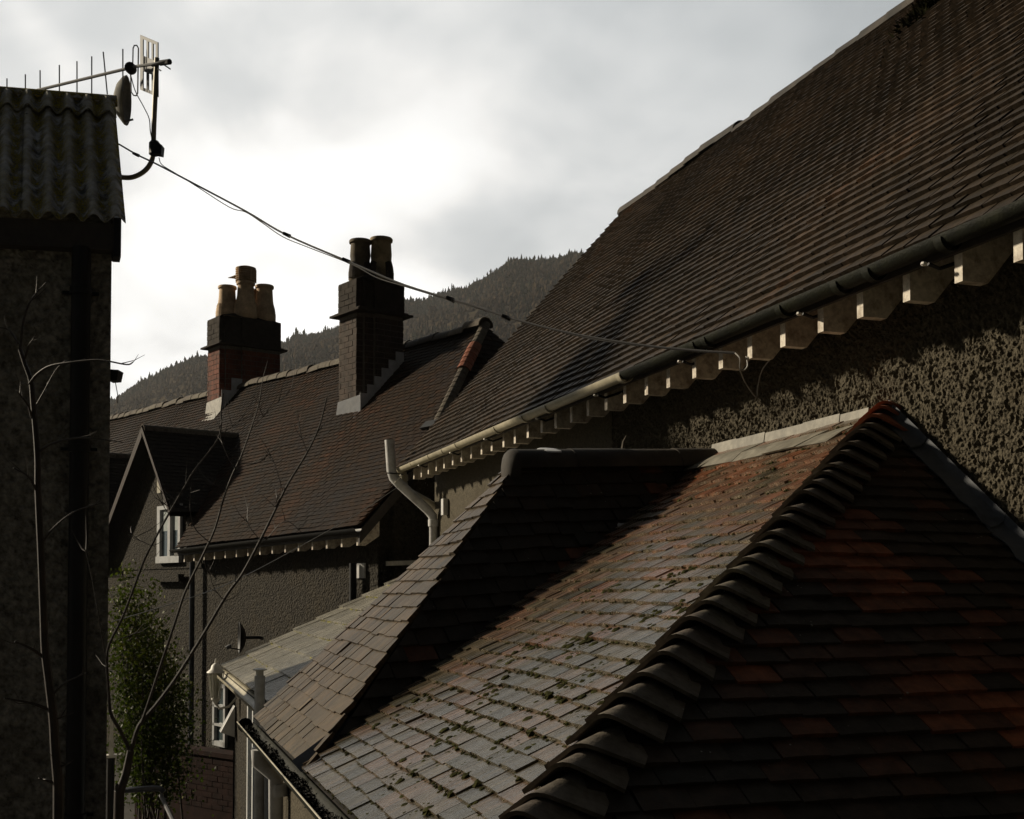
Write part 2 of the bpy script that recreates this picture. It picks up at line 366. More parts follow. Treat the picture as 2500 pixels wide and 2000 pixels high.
def vnoise(P, seed=0):
    """smooth value noise, P: (n,3)"""
    P = np.asarray(P, float); i = np.floor(P).astype(np.int64); f = P-i; f = f*f*(3-2*f)
    def h(a, b, c):
        q = (a*374761393+b*668265263+c*2147483647+seed*974711) & 0xffffffff
        q = ((q ^ (q >> 13))*1274126177) & 0xffffffff
        return ((q ^ (q >> 16)) & 0xffff)/65535.0
    r = 0
    for dx in (0, 1):
        for dy in (0, 1):
            for dz in (0, 1):
                wt = (f[:, 0] if dx else 1-f[:, 0])*(f[:, 1] if dy else 1-f[:, 1])*(f[:, 2] if dz else 1-f[:, 2])
                r = r+wt*h(i[:, 0]+dx, i[:, 1]+dy, i[:, 2]+dz)
    return r
def fbm(P, oct=4, seed=0):
    r = 0; a = 0.5; P = np.asarray(P, float)
    for k in range(oct): r = r+a*vnoise(P*2**k, seed+k); a *= 0.5
    return r

def clip_poly(poly, clip):
    """Sutherland-Hodgman; clip is a convex CCW polygon of (x, y)"""
    out = list(poly)
    for i in range(len(clip)):
        a = clip[i]; b = clip[(i+1) % len(clip)]
        inp = out; out = []
        if not inp: return []
        side = lambda p: (b[0]-a[0])*(p[1]-a[1])-(b[1]-a[1])*(p[0]-a[0])
        for j in range(len(inp)):
            p = inp[j]; q = inp[(j+1) % len(inp)]; sp = side(p); sq = side(q)
            if sp >= 0: out.append(p)
            if (sp >= 0) != (sq >= 0):
                t = sp/(sp-sq); out.append((p[0]+t*(q[0]-p[0]), p[1]+t*(q[1]-p[1])))
    return out
def ccw(poly):
    a = sum(poly[i][0]*poly[(i+1) % len(poly)][1]-poly[(i+1) % len(poly)][0]*poly[i][1] for i in range(len(poly)))
    return poly if a > 0 else poly[::-1]

class Patch:
    """a roof slope: bilinear between eave (x) and ridge (v), with a gentle sag"""
    def __init__(s, p00, p10, p01, p11, sag=0.012, seed=1):
        s.c = [np.asarray(q, float) for q in (p00, p10, p01, p11)]
        s.L = np.linalg.norm(s.c[1]-s.c[0]); s.S = np.linalg.norm((s.c[2]+s.c[3])/2-(s.c[0]+s.c[1])/2); s.sag = sag; s.seed = seed
        n = np.cross(s.c[1]-s.c[0], s.c[2]-s.c[0]); n /= np.linalg.norm(n)
        s.n = n if n[2] > 0 else -n
        s.u = (s.c[1]-s.c[0])/s.L
        v = (s.c[2]+s.c[3])/2-(s.c[0]+s.c[1])/2; v -= s.u*(v@s.u); s.v = v/np.linalg.norm(v)
    def __call__(s, x, v, h=0.0):
        x = np.asarray(x, float); v = np.asarray(v, float); a = (x/s.L)[..., None]; b = (v/s.S)[..., None]; c = s.c
        p = (c[0]*(1-a)+c[1]*a)*(1-b)+(c[2]*(1-a)+c[3]*a)*b
        und = s.sag*(np.sin(x*1.3+s.seed)*0.6+np.sin(x*2.9+v*1.7+s.seed*2)*0.4+np.sin(v*2.2+s.seed*3)*0.5)
        return p+s.n*(und+h)[..., None]
    def find(s, P):
        """(x, v) of a world point, by least squares in the mean plane"""
        d = np.asarray(P, float)-s.c[0]; return (float(d@s.u), float(d@s.v))

def tiles(patch, root, clip, rows, w, mat, tint_fn, nmax=300, parent=None, name='roof_tile', t_tail=0.026, t_head=0.010,
          wonk=1.0, over=1.22, seed=3, v_pos=None, camber=0.003, margin=0.0, slip=0.0):
    """courses of overlapping plain tiles; the nmax that show largest become objects of their own, the rest one mesh"""
    parent = parent or root; rg = np.random.default_rng(seed)
    clips = [ccw(c) for c in (clip if isinstance(clip[0], list) else [clip])]; S = patch.S
    vs = np.linspace(0, S, rows+1) if v_pos is None else np.asarray(v_pos)
    xmin = -0.4; xmax = patch.L+0.4
    T = []
    for r in range(len(vs)-1):
        g = vs[r+1]-vs[r]; off = (0.5*w if r % 2 else 0.0)+rg.normal(0, 0.006*wonk)
        wob = rg.normal(0, 1)
        k0 = int(math.floor((xmin-off)/w)); k1 = int(math.ceil((xmax-off)/w))
        for k in range(k0, k1+1):
            x0 = off+k*w+rg.normal(0, 0.002*wonk); x1 = x0+w-0.004-abs(rg.normal(0, 0.0012*wonk))
            dv = 0.0085*wonk*math.sin(x0*1.7+r*0.31+wob*0.5)*0.6+0.004*wonk*math.sin(x0*4.3+r*1.3)+rg.normal(0, 0.003*wonk)
            if slip and rg.random() < slip: dv -= rg.uniform(0.01, 0.03)
            T.append((x0, x1, vs[r]+dv, vs[r]+dv+g*over, rg.normal(0, 0.0022*wonk), rg.normal(0, 0.012*wonk), rg.normal(0, 0.006*wonk), r))
    full = []; cut = []
    for q in T:
        x0, x1, v0, v1 = q[:4]; rect = [(x0, v0), (x1, v0), (x1, v1), (x0, v1)]
        got = []; tot = 0
        for clip in clips:
            c = clip_poly(rect, clip)
            if len(c) < 3: continue
            a = abs(sum(c[i][0]*c[(i+1) % len(c)][1]-c[(i+1) % len(c)][0]*c[i][1] for i in range(len(c))))/2
            if a < 0.0012: continue
            got.append((q, c)); tot += a
        if tot > 0.97*(x1-x0)*(v1-v0): full.append(q)
        else: cut += got
    Q = np.array(full, float)
    off = ROOT[parent.name]
    cx = (Q[:, 0]+Q[:, 1])/2; cv = Q[:, 2]
    pos = patch(cx, cv, np.full(len(Q), 0.006))
    sc = shows(pos)
    cutpos = np.array([patch(np.array((q[0]+q[1])/2), np.array(q[2])) for q, c in cut]) if cut else np.zeros((0, 3))
    csc = shows(cutpos) if len(cut) else np.zeros(0)
    allsc = np.concatenate([sc, csc]); order = np.argsort(-allsc); chosen = set(i for i in order[:nmax] if allsc[i] > 0)
    tint = tint_fn(pos, Q[:, 7], rg)
    gl = np.median(Q[:, 3]-Q[:, 2]); wl = np.median(Q[:, 1]-Q[:, 0])
    def local(wd, ln):   # tile in its own frame: x across, y up the slope, z out of the roof
        h = wd/2
        return np.array([(-h, 0, t_tail-camber), (0, 0, t_tail), (h, 0, t_tail-camber), (h, ln, t_head-camber), (0, ln, t_head), (-h, ln, t_head-camber),
                         (-h, 0, t_tail*0.30), (h, 0, t_tail*0.30), (h, ln, -0.006), (-h, ln, -0.006)])
    FA = [[0, 1, 4, 5], [1, 2, 3, 4], [6, 7, 2, 1, 0], [7, 8, 3, 2], [8, 9, 5, 4, 3], [9, 6, 0, 5]]
    base = np.eye(3); ez = patch.n; ex = patch.u; ey = np.cross(ez, ex)
    NV = 14; var = {}
    def frame(i):
        roll, pit = Q[i, 5], Q[i, 6]
        x = ex+ez*roll; x /= np.linalg.norm(x); y = ey+ez*pit; z = np.cross(x, y); z /= np.linalg.norm(z); y = np.cross(z, x)
        return x, y, z
    mV = []; mF = []; mT = []
    lv = local(wl, gl)
    for i in range(len(Q)):
        x, y, z = frame(i); p = pos[i]+ez*Q[i, 4]
        if i in chosen:
            key = int(min(max(tint[i], 0), 0.999)*NV)
            if key not in var: var[key] = mesh_of('tile_mesh', lv, FA, (key+0.5)/NV)
            mw = Matrix(((x[0], y[0], z[0], p[0]), (x[1], y[1], z[1], p[1]), (x[2], y[2], z[2], p[2]), (0, 0, 0, 1)))
            o = link(name, var[key], mat, parent, mw)
        else:
            wv = local(Q[i, 1]-Q[i, 0], Q[i, 3]-Q[i, 2])
            b = len(mV)*10; mV.append(p+wv[:, :1]*x+wv[:, 1:2]*y+wv[:, 2:]*z)
            mF += [[a+b for a in f] for f in FA]; mT += [tint[i]]*len(FA)
    rest = MB()
    if mV: rest.V = list(np.concatenate(mV)); rest.F = mF; rest.T = mT
    for j, (q, c) in enumerate(cut):
        v0, v1 = q[2], q[3]; n = len(c)
        px = np.array([a[0] for a in c]); pv = np.array([a[1] for a in c])
        fr = np.clip((pv-v0)/(v1-v0), 0, 1); top = 0.006+t_tail*(1-fr)+t_head*fr+q[4]
        A = patch(px, pv, top); B = patch(px, pv, np.full(n, -0.002))
        F = [list(range(n)), list(range(2*n-1, n-1, -1))]+[[i, i+n, (i+1) % n+n, (i+1) % n] for i in range(n)]
        tt = float(tint_fn(cutpos[j:j+1], np.array([q[7]]), rg)[0])
        if len(full)+j in chosen:
            mb = MB().add(list(A)+list(B), F, tt); o = mb.build(name, mat, parent, tint=True)
        else: rest.add(list(A)+list(B), F, tt)
    if rest.V: rest.build(name+'s', mat, parent, kind='stuff', tint=True)
    return pos

def deck(patch, clip, parent, depth=0.05, mat='deck', name='roof_deck', h=-0.004):
    h -= patch.sag*3.2
    clip = ccw(clip); x = np.array([p[0] for p in clip]); v = np.array([p[1] for p in clip]); n = len(clip)
    A = patch(x, v, np.full(n, h-0.014)); B = A-patch.n*depth
    F = [list(range(n)), list(range(2*n-1, n-1, -1))]+[[i, i+n, (i+1) % n+n, (i+1) % n] for i in range(n)]
    MB().add(list(A)+list(B), F).build(name, mat, parent)

def half_round(mb, a, b, r, up, thick=0.014, n=9, lift=0.0, flare=0.0, t=0.5, arc=180):
    """a half-round ridge tile from a to b"""
    a = np.asarray(a, float); b = np.asarray(b, float); d = (b-a)/np.linalg.norm(b-a)
    up = np.asarray(up, float); up = up-d*(up@d); up /= np.linalg.norm(up); s = np.cross(d, up)
    V = []
    for p, rr in ((a, r+flare), (b, r)):
        for q in (rr, rr-thick):
            for k in range(n):
                an = R_(90-arc/2+arc*k/(n-1)); V.append(p+up*(math.sin(an)*q+lift)+s*math.cos(an)*q)
    F = []
    for k in range(n-1):
        F += [[k, k+1, 2*n+k+1, 2*n+k], [n+k+1, n+k, 3*n+k, 3*n+k+1], [k+1, k, n+k, n+k+1], [2*n+k, 2*n+k+1, 3*n+k+1, 3*n+k]]
    F += [[0, 2*n, 3*n, n], [n-1, 2*n-1, 4*n-1, 3*n-1]]
    return mb.add(V, F, t)

def slerp_curve(pts, n=6):
    """Catmull-Rom through points"""
    P = [np.asarray(p, float) for p in pts]; P = [2*P[0]-P[1]]+P+[2*P[-1]-P[-2]]; out = []
    for i in range(1, len(P)-2):
        for k in range(n):
            t = k/n; out.append(0.5*((2*P[i])+(-P[i-1]+P[i+1])*t+(2*P[i-1]-5*P[i]+4*P[i+1]-P[i+2])*t*t+(-P[i-1]+3*P[i]-3*P[i+1]+P[i+2])*t**3))
    out.append(P[-2]); return out

# ------------------------------------------------------------------ ground and hills
def ground():
    MB().add([(-3000, -400, 1.5), (3000, -400, 1.5), (3000, 4500, 1.5), (-3000, 4500, 1.5)], [[0, 1, 2, 3]]).build('ground', 'grass')['kind'] = 'structure'
    MB().box((-12, -2, 1.30), (9, 24, 1.504)).build('yard', 'yard')['kind'] = 'structure'
ground()
# skyline of the far hillside: (bearing tangent from the camera axis, height tangent)
SKY = [(-1.0, 0.06), (-0.62, 0.075), (-0.45, 0.12), (-0.337, 0.152), (-0.31, 0.172), (-0.279, 0.186), (-0.255, 0.190), (-0.19, 0.204), (-0.183, 0.212), (-0.148, 0.219),
       (-0.086, 0.236), (-0.05, 0.248), (-0.024, 0.258), (0.0, 0.272), (0.024, 0.277), (0.066, 0.284), (0.15, 0.31), (0.3, 0.33), (0.6, 0.30), (1.0, 0.24)]
HD = 1150.0
def hill_z(tx, d):
    h = np.interp(tx, [a for a, b in SKY], [b for a, b in SKY])-0.0015
    k = np.clip((d-330)/(HD-330), 0, 1.3)
    return 1.5+(5+h*HD-1.5)*np.where(k < 1, k**0.9, 1-(k-1)*0.35)
def hill():
    tx = np.linspace(-1.0, 1.0, 120); dd = np.linspace(330, 1500, 40); V = []
    for d in dd:
        p = rt[None]*(tx*d)[:, None]+fh[None]*d
        z = hill_z(tx, d)+ (fbm(np.c_[tx*30, np.full(120, d*0.012), np.zeros(120)], 3, 5)-0.45)*26*np.clip((d-330)/400, 0, 1)*np.clip((1500-d)/300, 0.2, 1)
        V += [(p[i, 0], p[i, 1], z[i]) for i in range(120)]
    F = [[i*120+j, i*120+j+1, (i+1)*120+j+1, (i+1)*120+j] for i in range(39) for j in range(119)]
    MB().add(V, F).build('hillside', 'hill', smooth=True)['kind'] = 'structure'
hill()
def wood(name, mat, label, n, seed, conifer):
    rg = np.random.default_rng(seed)
    tx = rg.uniform(-0.42, 0.20, n); d = 1240-860*rg.random(n)**1.35
    if conifer:   # conifers along the crest and the right shoulder
        crest = rg.random(n) < 0.45; d = np.where(crest, rg.uniform(1050, 1190, n), d)
    dens = fbm(np.c_[tx*9+3, d*0.006, np.zeros(n)], 3, 21)
    z = hill_z(tx, d)+(fbm(np.c_[tx*30, d*0.012, np.zeros(n)], 3, 5)-0.45)*26*np.clip((d-330)/400, 0, 1)*np.clip((1500-d)/300, 0.2, 1)
    p = rt[None]*(tx*d)[:, None]+fh[None]*d[:, None]
    keep = (dens+np.where(tx > -0.1, 0.1, -0.02)+np.where(d > 1030, 0.08, 0) > 0.44) if conifer else rg.random(n) < 1.0
    H = rg.uniform(4.5, 8, n)*np.where(rg.random(n) < 0.10, 1.5, 1.0) if conifer else rg.uniform(4, 7, n)
    Vs = []; F = []; b = 0
    for i in np.nonzero(keep)[0]:
        h = H[i]; r = h*rg.uniform(0.17, 0.25) if conifer else h*rg.uniform(0.24, 0.36); c = np.array([p[i, 0], p[i, 1], z[i]-1.0]); a0 = rg.uniform(0, 6)
        lean = rg.normal(0, 0.04*h, 2)
        if conifer:
            lev = ((0.12, 1.0), (0.38, 0.45), (0.40, 0.78), (0.66, 0.28), (0.68, 0.5))
        else:
            lev = ((0.10, 0.35), (0.40, 1.0), (0.62, 0.85), (0.85, 0.4))
        n_ = 5
        for (f, q) in lev:
            for k in range(n_):
                an = a0+2*math.pi*k/n_; rr = r*q*rg.uniform(0.65, 1.3)
                Vs.append(c+np.array([math.cos(an)*rr+lean[0]*f, math.sin(an)*rr+lean[1]*f, h*f*rg.uniform(0.94, 1.06)]))
        Vs.append(c+np.array([lean[0], lean[1], h]))
        m = len(lev)
        for q in range(m-1):
            for k in range(n_): F.append([b+q*n_+k, b+q*n_+(k+1) % n_, b+(q+1)*n_+(k+1) % n_, b+(q+1)*n_+k])
        for k in range(n_): F.append([b+(m-1)*n_+k, b+(m-1)*n_+(k+1) % n_, b+m*n_])
        b += m*n_+1
    mb = MB(); mb.V = Vs; mb.F = F; mb.T = [0.5]*len(F)
    tag(mb.build(name, mat), label, 'woodland', kind='stuff')
wood('conifer_wood', 'conifer', 'dark conifer wood along the crest of the far hillside', 14000, 3, True)
wood('bare_wood', 'larch', 'brown leafless wood covering the slope of the far hillside', 16000, 4, False)

# ------------------------------------------------------------------ the large house on the right
house = empty('roughcast_house', (3.8, 8.0, 1.5), 'large roughcast house with long steep brown tiled roof and white rafter ends', 'house')
def main_house():
    # wall: coarse body and a lumpy roughcast skin where it is close
    MB().box((3.83, 0.5, 1.5), (9.4, 14.6, 6.45)).build('wall_core', 'rough_main', house)
    ys = np.arange(2.5, 8.9, 0.0072); zs = np.arange(4.60, 6.62, 0.0072)
    Yg, Zg = np.meshgrid(ys, zs); P = np.c_[Yg.ravel()*82, Zg.ravel()*48, np.zeros(Yg.size)]
    a = fbm(P, 2, 31)*1.15+0.10*(fbm(P*0.3+3, 2, 8)-0.4); c = fbm(P*0.21+7, 2, 9)
    hgt = np.clip((a-0.12)*1.5, 0, 1)*(0.75+0.5*c)
    X = 3.820-0.031*hgt
    V = np.c_[X, Yg.ravel(), Zg.ravel()]; ny = len(ys); nz = len(zs)
    I = np.arange(ny*nz).reshape(nz, ny); F = np.c_[I[:-1, :-1].ravel(), I[1:, :-1].ravel(), I[1:, 1:].ravel(), I[:-1, 1:].ravel()].tolist()
    mb = MB(); mb.V = list(V); mb.F = F; mb.T = [0.5]*len(F); mb.build('roughcast_wall', 'rough_main', house)
    MB().box((3.80, 8.89, 1.5), (3.829, 14.6, 6.6)).build('roughcast_wall', 'rough_main', house)
    MB().box((3.80, 0.5, 1.5), (3.829, 2.51, 6.6)).build('roughcast_wall', 'rough_main', house)
    MB().prism([(3.84, 14.59, 6.44), (9.4, 14.59, 6.44), (6.62, 14.59, 9.95)], (0, -0.2, 0)).build('gable_wall', 'rough_main', house)
    pt = Patch((3.36, 14.85, 6.475), (3.36, 1.2, 6.50), (6.60, 14.85, 10.20), (6.60, 1.2, 10.12), 0.015, 2)
    clip = [(0, -0.03), (pt.L, -0.03), (pt.L, pt.S), (0, pt.S)]
    deck(pt, [(0.02, 0.1), (pt.L, 0.1), (pt.L, pt.S), (0.02, pt.S)], house, 0.06)
    def tf(p, r, rg):
        big = fbm(np.c_[p[:, 1]*0.7, p[:, 2]*0.7, p[:, 0]*0.7], 3, 4)
        return np.clip(rg.beta(2.2, 2.6, len(p))*0.7+(big-0.45)*1.1+0.12, 0, 1)
    tiles(pt, house, clip, 49, 0.165, 'tile_main', tf, 300, wonk=0.7, seed=5, t_tail=0.036, slip=0.003)
    # the hidden rear slope
    MB().add([(6.62, 14.8, 10.14), (6.62, 1.2, 10.06), (9.86, 1.2, 6.45), (9.86, 14.8, 6.45), (6.62, 14.8, 10.06), (6.62, 1.2, 9.98), (9.86, 1.2, 6.37), (9.86, 14.8, 6.37)],
             [[0, 1, 2, 3], [7, 6, 5, 4], [0, 3, 7, 4], [1, 5, 6, 2]]).build('roof_slope', 'tile_main', house)
    # ridge
    y = 14.93; k = 0
    while y > 1.3:
        ln = 0.40; sg = 0.02*math.sin(y*1.1)+0.012*math.sin(y*3.1); z = 10.16-0.08*(14.9-y)/13+sg
        if k == 0: z += 0.01
        mb = MB(); half_round(mb, (6.6, y, z-0.06), (6.6, y-ln-0.02, z-0.06+random.gauss(0, 0.004)), 0.125, (0, 0, 1), flare=0.012, lift=random.gauss(0.0, 0.012))
        mb.build('ridge_tile', 'ridge', house, smooth=True); y -= ln; k += 1
    MB().lathe((6.6, 14.90, 10.09), [(0.02, 0), (0.11, 0.01), (0.115, 0.03), (0.05, 0.05)], 12, axis=(0, 1, 0.1)).build('ridge_end_mortar', 'mortar', house, smooth=True)
    # rafter tails: plumb white end, level underside, then up along the roof slope
    pr = [(3.45, 6.315), (3.45, 6.50), (3.80, 6.90), (3.835, 6.90), (3.835, 6.60), (3.585, 6.315)]
    for i in range(37):
        yc = 14.274-0.358*i+random.gauss(0, 0.006); dz = random.gauss(0, 0.003)
        mb = MB().prism([(a, yc-0.026, b+dz) for a, b in pr], (0, 0.052, 0))
        mb.build('rafter_end', 'rafter', house)
    MB().add([(3.40, 1.2, 6.53), (3.40, 14.8, 6.505), (3.84, 14.8, 7.0), (3.84, 1.2, 7.02)], [[0, 1, 2, 3]]).build('soffit_board', 'darkwood', house)
    MB().box((3.425, 1.2, 6.44), (3.447, 14.75, 6.515)).build('fascia_board', 'darkwood', house)
    # gutter: far lengths cream, near lengths black with algae
    def gut(y0, y1, mat, name):
        mb = MB(); zc = lambda y: 6.475+0.0035*(14.8-y)*0.6
        half_round(mb, (3.355, y0, zc(y0)), (3.355, y1, zc(y1)), 0.052, (0, 0, -1), thick=0.005, n=13)
        return mb.build(name, mat, house, smooth=True)
    gut(14.86, 7.60, 'cream', 'cream_gutter'); g2 = gut(7.60, 1.2, 'mossy_black', 'black_gutter'); g2['label'] = 'black algae-stained near length of gutter'
    for yy in (13.9, 13.05, 12.45, 11.9, 10.55, 9.75, 9.15, 7.62):
        mb = MB(); half_round(mb, (3.355, yy+0.03, 6.478), (3.355, yy-0.03, 6.478), 0.057, (0, 0, -1), thick=0.006, n=13); mb.build('gutter_union', 'cream', house, smooth=True)
    for yy in (6.5, 6.35, 5.5, 4.98, 4.72, 4.2):
        mb = MB(); half_round(mb, (3.355, yy+0.025, 6.483), (3.355, yy-0.025, 6.483), 0.057, (0, 0, -1), thick=0.006, n=13); mb.build('gutter_union', 'mossy_black', house, smooth=True)
    for yy in (13.6, 12.2, 10.95, 9.45, 8.15, 6.75, 5.36, 4.35):
        MB().tube([(3.37, yy, 6.415), (3.43, yy, 6.40), (3.62, yy, 6.47)], 0.009, 5).build('gutter_bracket', 'black', house)
        MB().lathe((3.345, yy, 6.405), [(0.004, 0), (0.014, 0.004), (0.014, 0.014), (0.004, 0.018)], 8, axis=(0.3, 0, 1)).build('bracket_bolt', 'white', house)
    MB().lathe((3.355, 14.86, 6.44), [(0.005, 0), (0.055, 0.0), (0.055, 0.012), (0.005, 0.012)], 14, axis=(0, 1, 0)).build('gutter_stop_end', 'cream', house)
    # rain pipe with swan neck, and the vent pipe crossing to the corner
    rp = slerp_curve([(3.401, 14.636, 6.438), (3.407, 14.637, 6.319), (3.472, 14.641, 6.202), (3.769, 14.611, 6.030), (3.854, 14.609, 5.896), (3.856, 14.615, 5.677), (3.866, 14.645, 4.636), (3.894, 14.729, 1.774)], 5)
    MB().tube(rp, 0.042, 12).build('rain_pipe', 'cream', house, smooth=True)
    for q in ((3.407, 14.636, 6.365), (3.854, 14.609, 5.875)):
        MB().lathe(np.array(q)-(0, 0, 0.04), [(0.044, 0), (0.053, 0.002), (0.053, 0.075), (0.044, 0.08)], 14).build('pipe_collar', 'cream', house, smooth=True)
    vp = [(3.209, 14.581, 6.829), (3.237, 14.585, 6.439), (3.262, 14.579, 6.356), (3.336, 14.557, 6.274), (3.676, 14.455, 5.945), (3.730, 14.440, 5.874), (3.741, 14.439, 5.771), (3.779, 14.555, 1.817)]
    MB().tube(vp, [0.062]*2+[0.063]*2+[0.058]*2+[0.052]*2, 14).build('vent_pipe', 'pipegrey', house, smooth=True)
    MB().lathe(np.array((3.741, 14.439, 5.791))-(0, 0, 0.05), [(0.055, 0), (0.066, 0.002), (0.066, 0.085), (0.055, 0.09)], 14).build('pipe_collar', 'pipegrey', house, smooth=True)
    MB().tube([(3.168, 14.534, 6.406), (3.363, 14.471, 6.391)], 0.008, 5).build('pipe_strap', 'black', house)
    MB().tube([(3.257, 14.509, 6.278), (3.343, 14.477, 6.381)], 0.010, 6).build('pipe_clip', 'white', house)
    c = np.array((3.790, 13.975, 5.959))
    MB().box(c-(0.06, 0.05, 0.10), c+(0.0, 0.05, 0.10)).build('overflow_box', 'pipegrey', house)
    # weeds rooted high on the roof
    mb = MB(); rg = np.random.default_rng(8); c0 = pt(*(np.array(q) for q in pt.find((6.197, 7.844, 9.649))), np.array(0.02))
    for _ in range(1500):
        q = c0+pt.u*rg.normal(0, 0.15)+pt.v*rg.normal(0, 0.13); d = pt.n*rg.uniform(0.01, 0.05)+rg.normal(0, 0.03, 3)
        s = np.cross(d, rg.normal(0, 1, 3)); s = s/np.linalg.norm(s)*0.012
        mb.add([q-s, q+s, q+d], [[0, 1, 2]])
    mb.build('roof_weeds', 'weed', house, kind='stuff')
main_house()

# ------------------------------------------------------------------ the hipped lean-to in front of its wall
lean = empty('hipped_lean_to', (2.4, 4.6, 1.5), 'hip-roofed lean-to with mossy red and grey tiles and sooty hip tiles, nearest roof', 'lean-to')
A = np.array([3.8, 5.241, 5.886]); TL = 0.5847; TD = 0.7608; XE = 0.83; ZE = 5.886-(3.8-XE)*TL; YE = 5.241-(5.886-ZE)/TD
HB = np.array([XE, YE, ZE])
lit = Patch((XE, 7.8, ZE), (XE, 1.5, ZE), (3.8, 7.8, 5.886), (3.8, 1.5, 5.886), 0.008, 4)
drk = Patch((XE, YE, ZE), (3.8, YE, ZE), (XE, 5.241, 5.886), (3.8, 5.241, 5.886), 0.006, 6)
def lean_to():
    cl = [lit.find(q) for q in ((XE-0.03, YE, ZE-0.03*TL), A, (3.8, 7.14, 5.886), (3.70, 7.12, 5.886-0.1*TL), (XE-0.03, 5.49, ZE-0.03*TL))]
    g = np.linspace(0.088, 0.116, 34); vp = np.concatenate([[0], np.cumsum(g)]); vp = vp/vp[-1]*lit.S
    def tf(p, r, rg):
        up = np.clip((p[:, 0]-0.8)/3.0, 0, 1); big = fbm(np.c_[p[:, 1]*1.3, p[:, 0]*1.3, p[:, 2]], 3, 14)
        return np.clip(rg.beta(1.3, 1.3, len(p))*0.60+up**1.2*0.50-0.08+(big-0.45)*0.4-np.where(rg.random(len(p)) < 0.14, 0.35, 0), 0, 1)
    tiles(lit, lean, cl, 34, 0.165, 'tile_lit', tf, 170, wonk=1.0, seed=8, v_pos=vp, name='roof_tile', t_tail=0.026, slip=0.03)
    deck(lit, cl, lean)
    cd = [drk.find(q) for q in (HB, (3.8, YE, ZE), A)]
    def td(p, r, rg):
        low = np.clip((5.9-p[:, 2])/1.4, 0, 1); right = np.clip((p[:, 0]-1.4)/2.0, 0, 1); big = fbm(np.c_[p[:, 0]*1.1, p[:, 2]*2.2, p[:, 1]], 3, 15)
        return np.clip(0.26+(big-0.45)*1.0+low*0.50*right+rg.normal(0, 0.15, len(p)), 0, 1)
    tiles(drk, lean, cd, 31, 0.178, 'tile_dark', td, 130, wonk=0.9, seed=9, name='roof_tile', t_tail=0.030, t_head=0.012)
    deck(drk, cd, lean)
    # bonnet tiles down the hip
    h = (A-HB)/np.linalg.norm(A-HB); LH = np.linalg.norm(A-HB)
    aL = np.cross(lit.n, h); aL = aL if aL[1] > 0 else -aL; aR = np.cross(drk.n, h); aR = aR if aR[0] > 0 else -aR
    mm = lit.n+drk.n; mm /= np.linalg.norm(mm)
    N = 30
    for i in range(N+1):
        s = LH*(1-i/N*0.985)-0.02 if i else LH-0.06
        P = HB+h*s; ln = LH/N*1.55; wl = 0.095; wr = 0.165; top = i == 0
        rot = random.gauss(0, 0.014); lift = 0.012+random.gauss(0, 0.006)
        V = []; n = 11
        for (d, wk, up) in ((0, 1.0, 0.066), (ln, 0.7, -0.004)):
            for th in (0.0, -0.016):
                L_ = P+h*d+(lit.u*-0.075-lit.v*0.095)*wk+lit.n*(up*0.8+th+lift*0.3); R2 = P+h*d+(drk.u*0.16-drk.v*0.055)*wk+drk.n*(up*0.8+th+lift*0.3)
                C_ = P+h*d+mm*(0.020+up+th+lift)+h*rot
                C2 = C_+mm*0.020; a_ = L_+(C2-L_)*0.74; b_ = R2+(C2-R2)*0.74
                V += [L_, L_+(a_-L_)*0.35, L_+(a_-L_)*0.7, a_]+[a_*(1-t)**2+2*C2*t*(1-t)+b_*t*t for t in (0.25, 0.5, 0.75)]+[b_, R2+(b_-R2)*0.7, R2+(b_-R2)*0.35, R2]
        F = []
        for k in range(n-1):
            F += [[k+1, k, 2*n+k, 2*n+k+1], [n+k, n+k+1, 3*n+k+1, 3*n+k], [k, k+1, n+k+1, n+k], [2*n+k+1, 2*n+k, 3*n+k, 3*n+k+1]]
        F += [[0, n, 3*n, 2*n], [n-1, 3*n-1, 4*n-1, 2*n-1]]
        o = MB().add(V, F).build('hip_tile', 'hip_red' if i < 3 else 'hip', lean, smooth=True)
        if i == 0: o['label'] = 'rust-red topmost hip tile against the wall'
    # lead flashings against the wall
    yy = [5.36, 5.62, 5.98, 6.42, 6.78, 7.10]
    for j in range(5):
        y0, y1 = yy[j], yy[j+1]+0.012; o_ = 0.003*(j % 2)
        zt = 5.945+0.004*math.sin(j*2.1); zt2 = zt-0.003
        p = [(3.755-o_, y0, 5.865), (3.755-o_, y1, 5.86), (3.60, y0, 5.80), (3.60, y1, 5.80), (3.50-0.03*math.sin(j*1.7), y0, 5.738), (3.50-0.03*math.sin(j*1.7+1), y1, 5.738)]
        V = [(3.765-o_, y0, zt), (3.765-o_, y1, zt2)]+[(a, b, c+0.014+o_) for a, b, c in p]
        W = [(a+0.012, b, c-0.006) for a, b, c in V]
        mb = MB().add(V+W, [[0, 1, 3, 2], [2, 3, 5, 4], [4, 5, 7, 6], [8, 10, 11, 9], [10, 12, 13, 11], [12, 14, 15, 13], [0, 2, 10, 8], [1, 9, 11, 3], [2, 4, 12, 10], [3, 11, 13, 5], [4, 6, 14, 12], [5, 13, 15, 7], [6, 7, 15, 14], [0, 8, 9, 1]])
        mb.build('lead_flashing', 'lead_pale', lean)
    n = 7; ys = np.linspace(5.19, 3.3, n+1)
    zr = lambda y: 5.886-(5.241-y)*TD
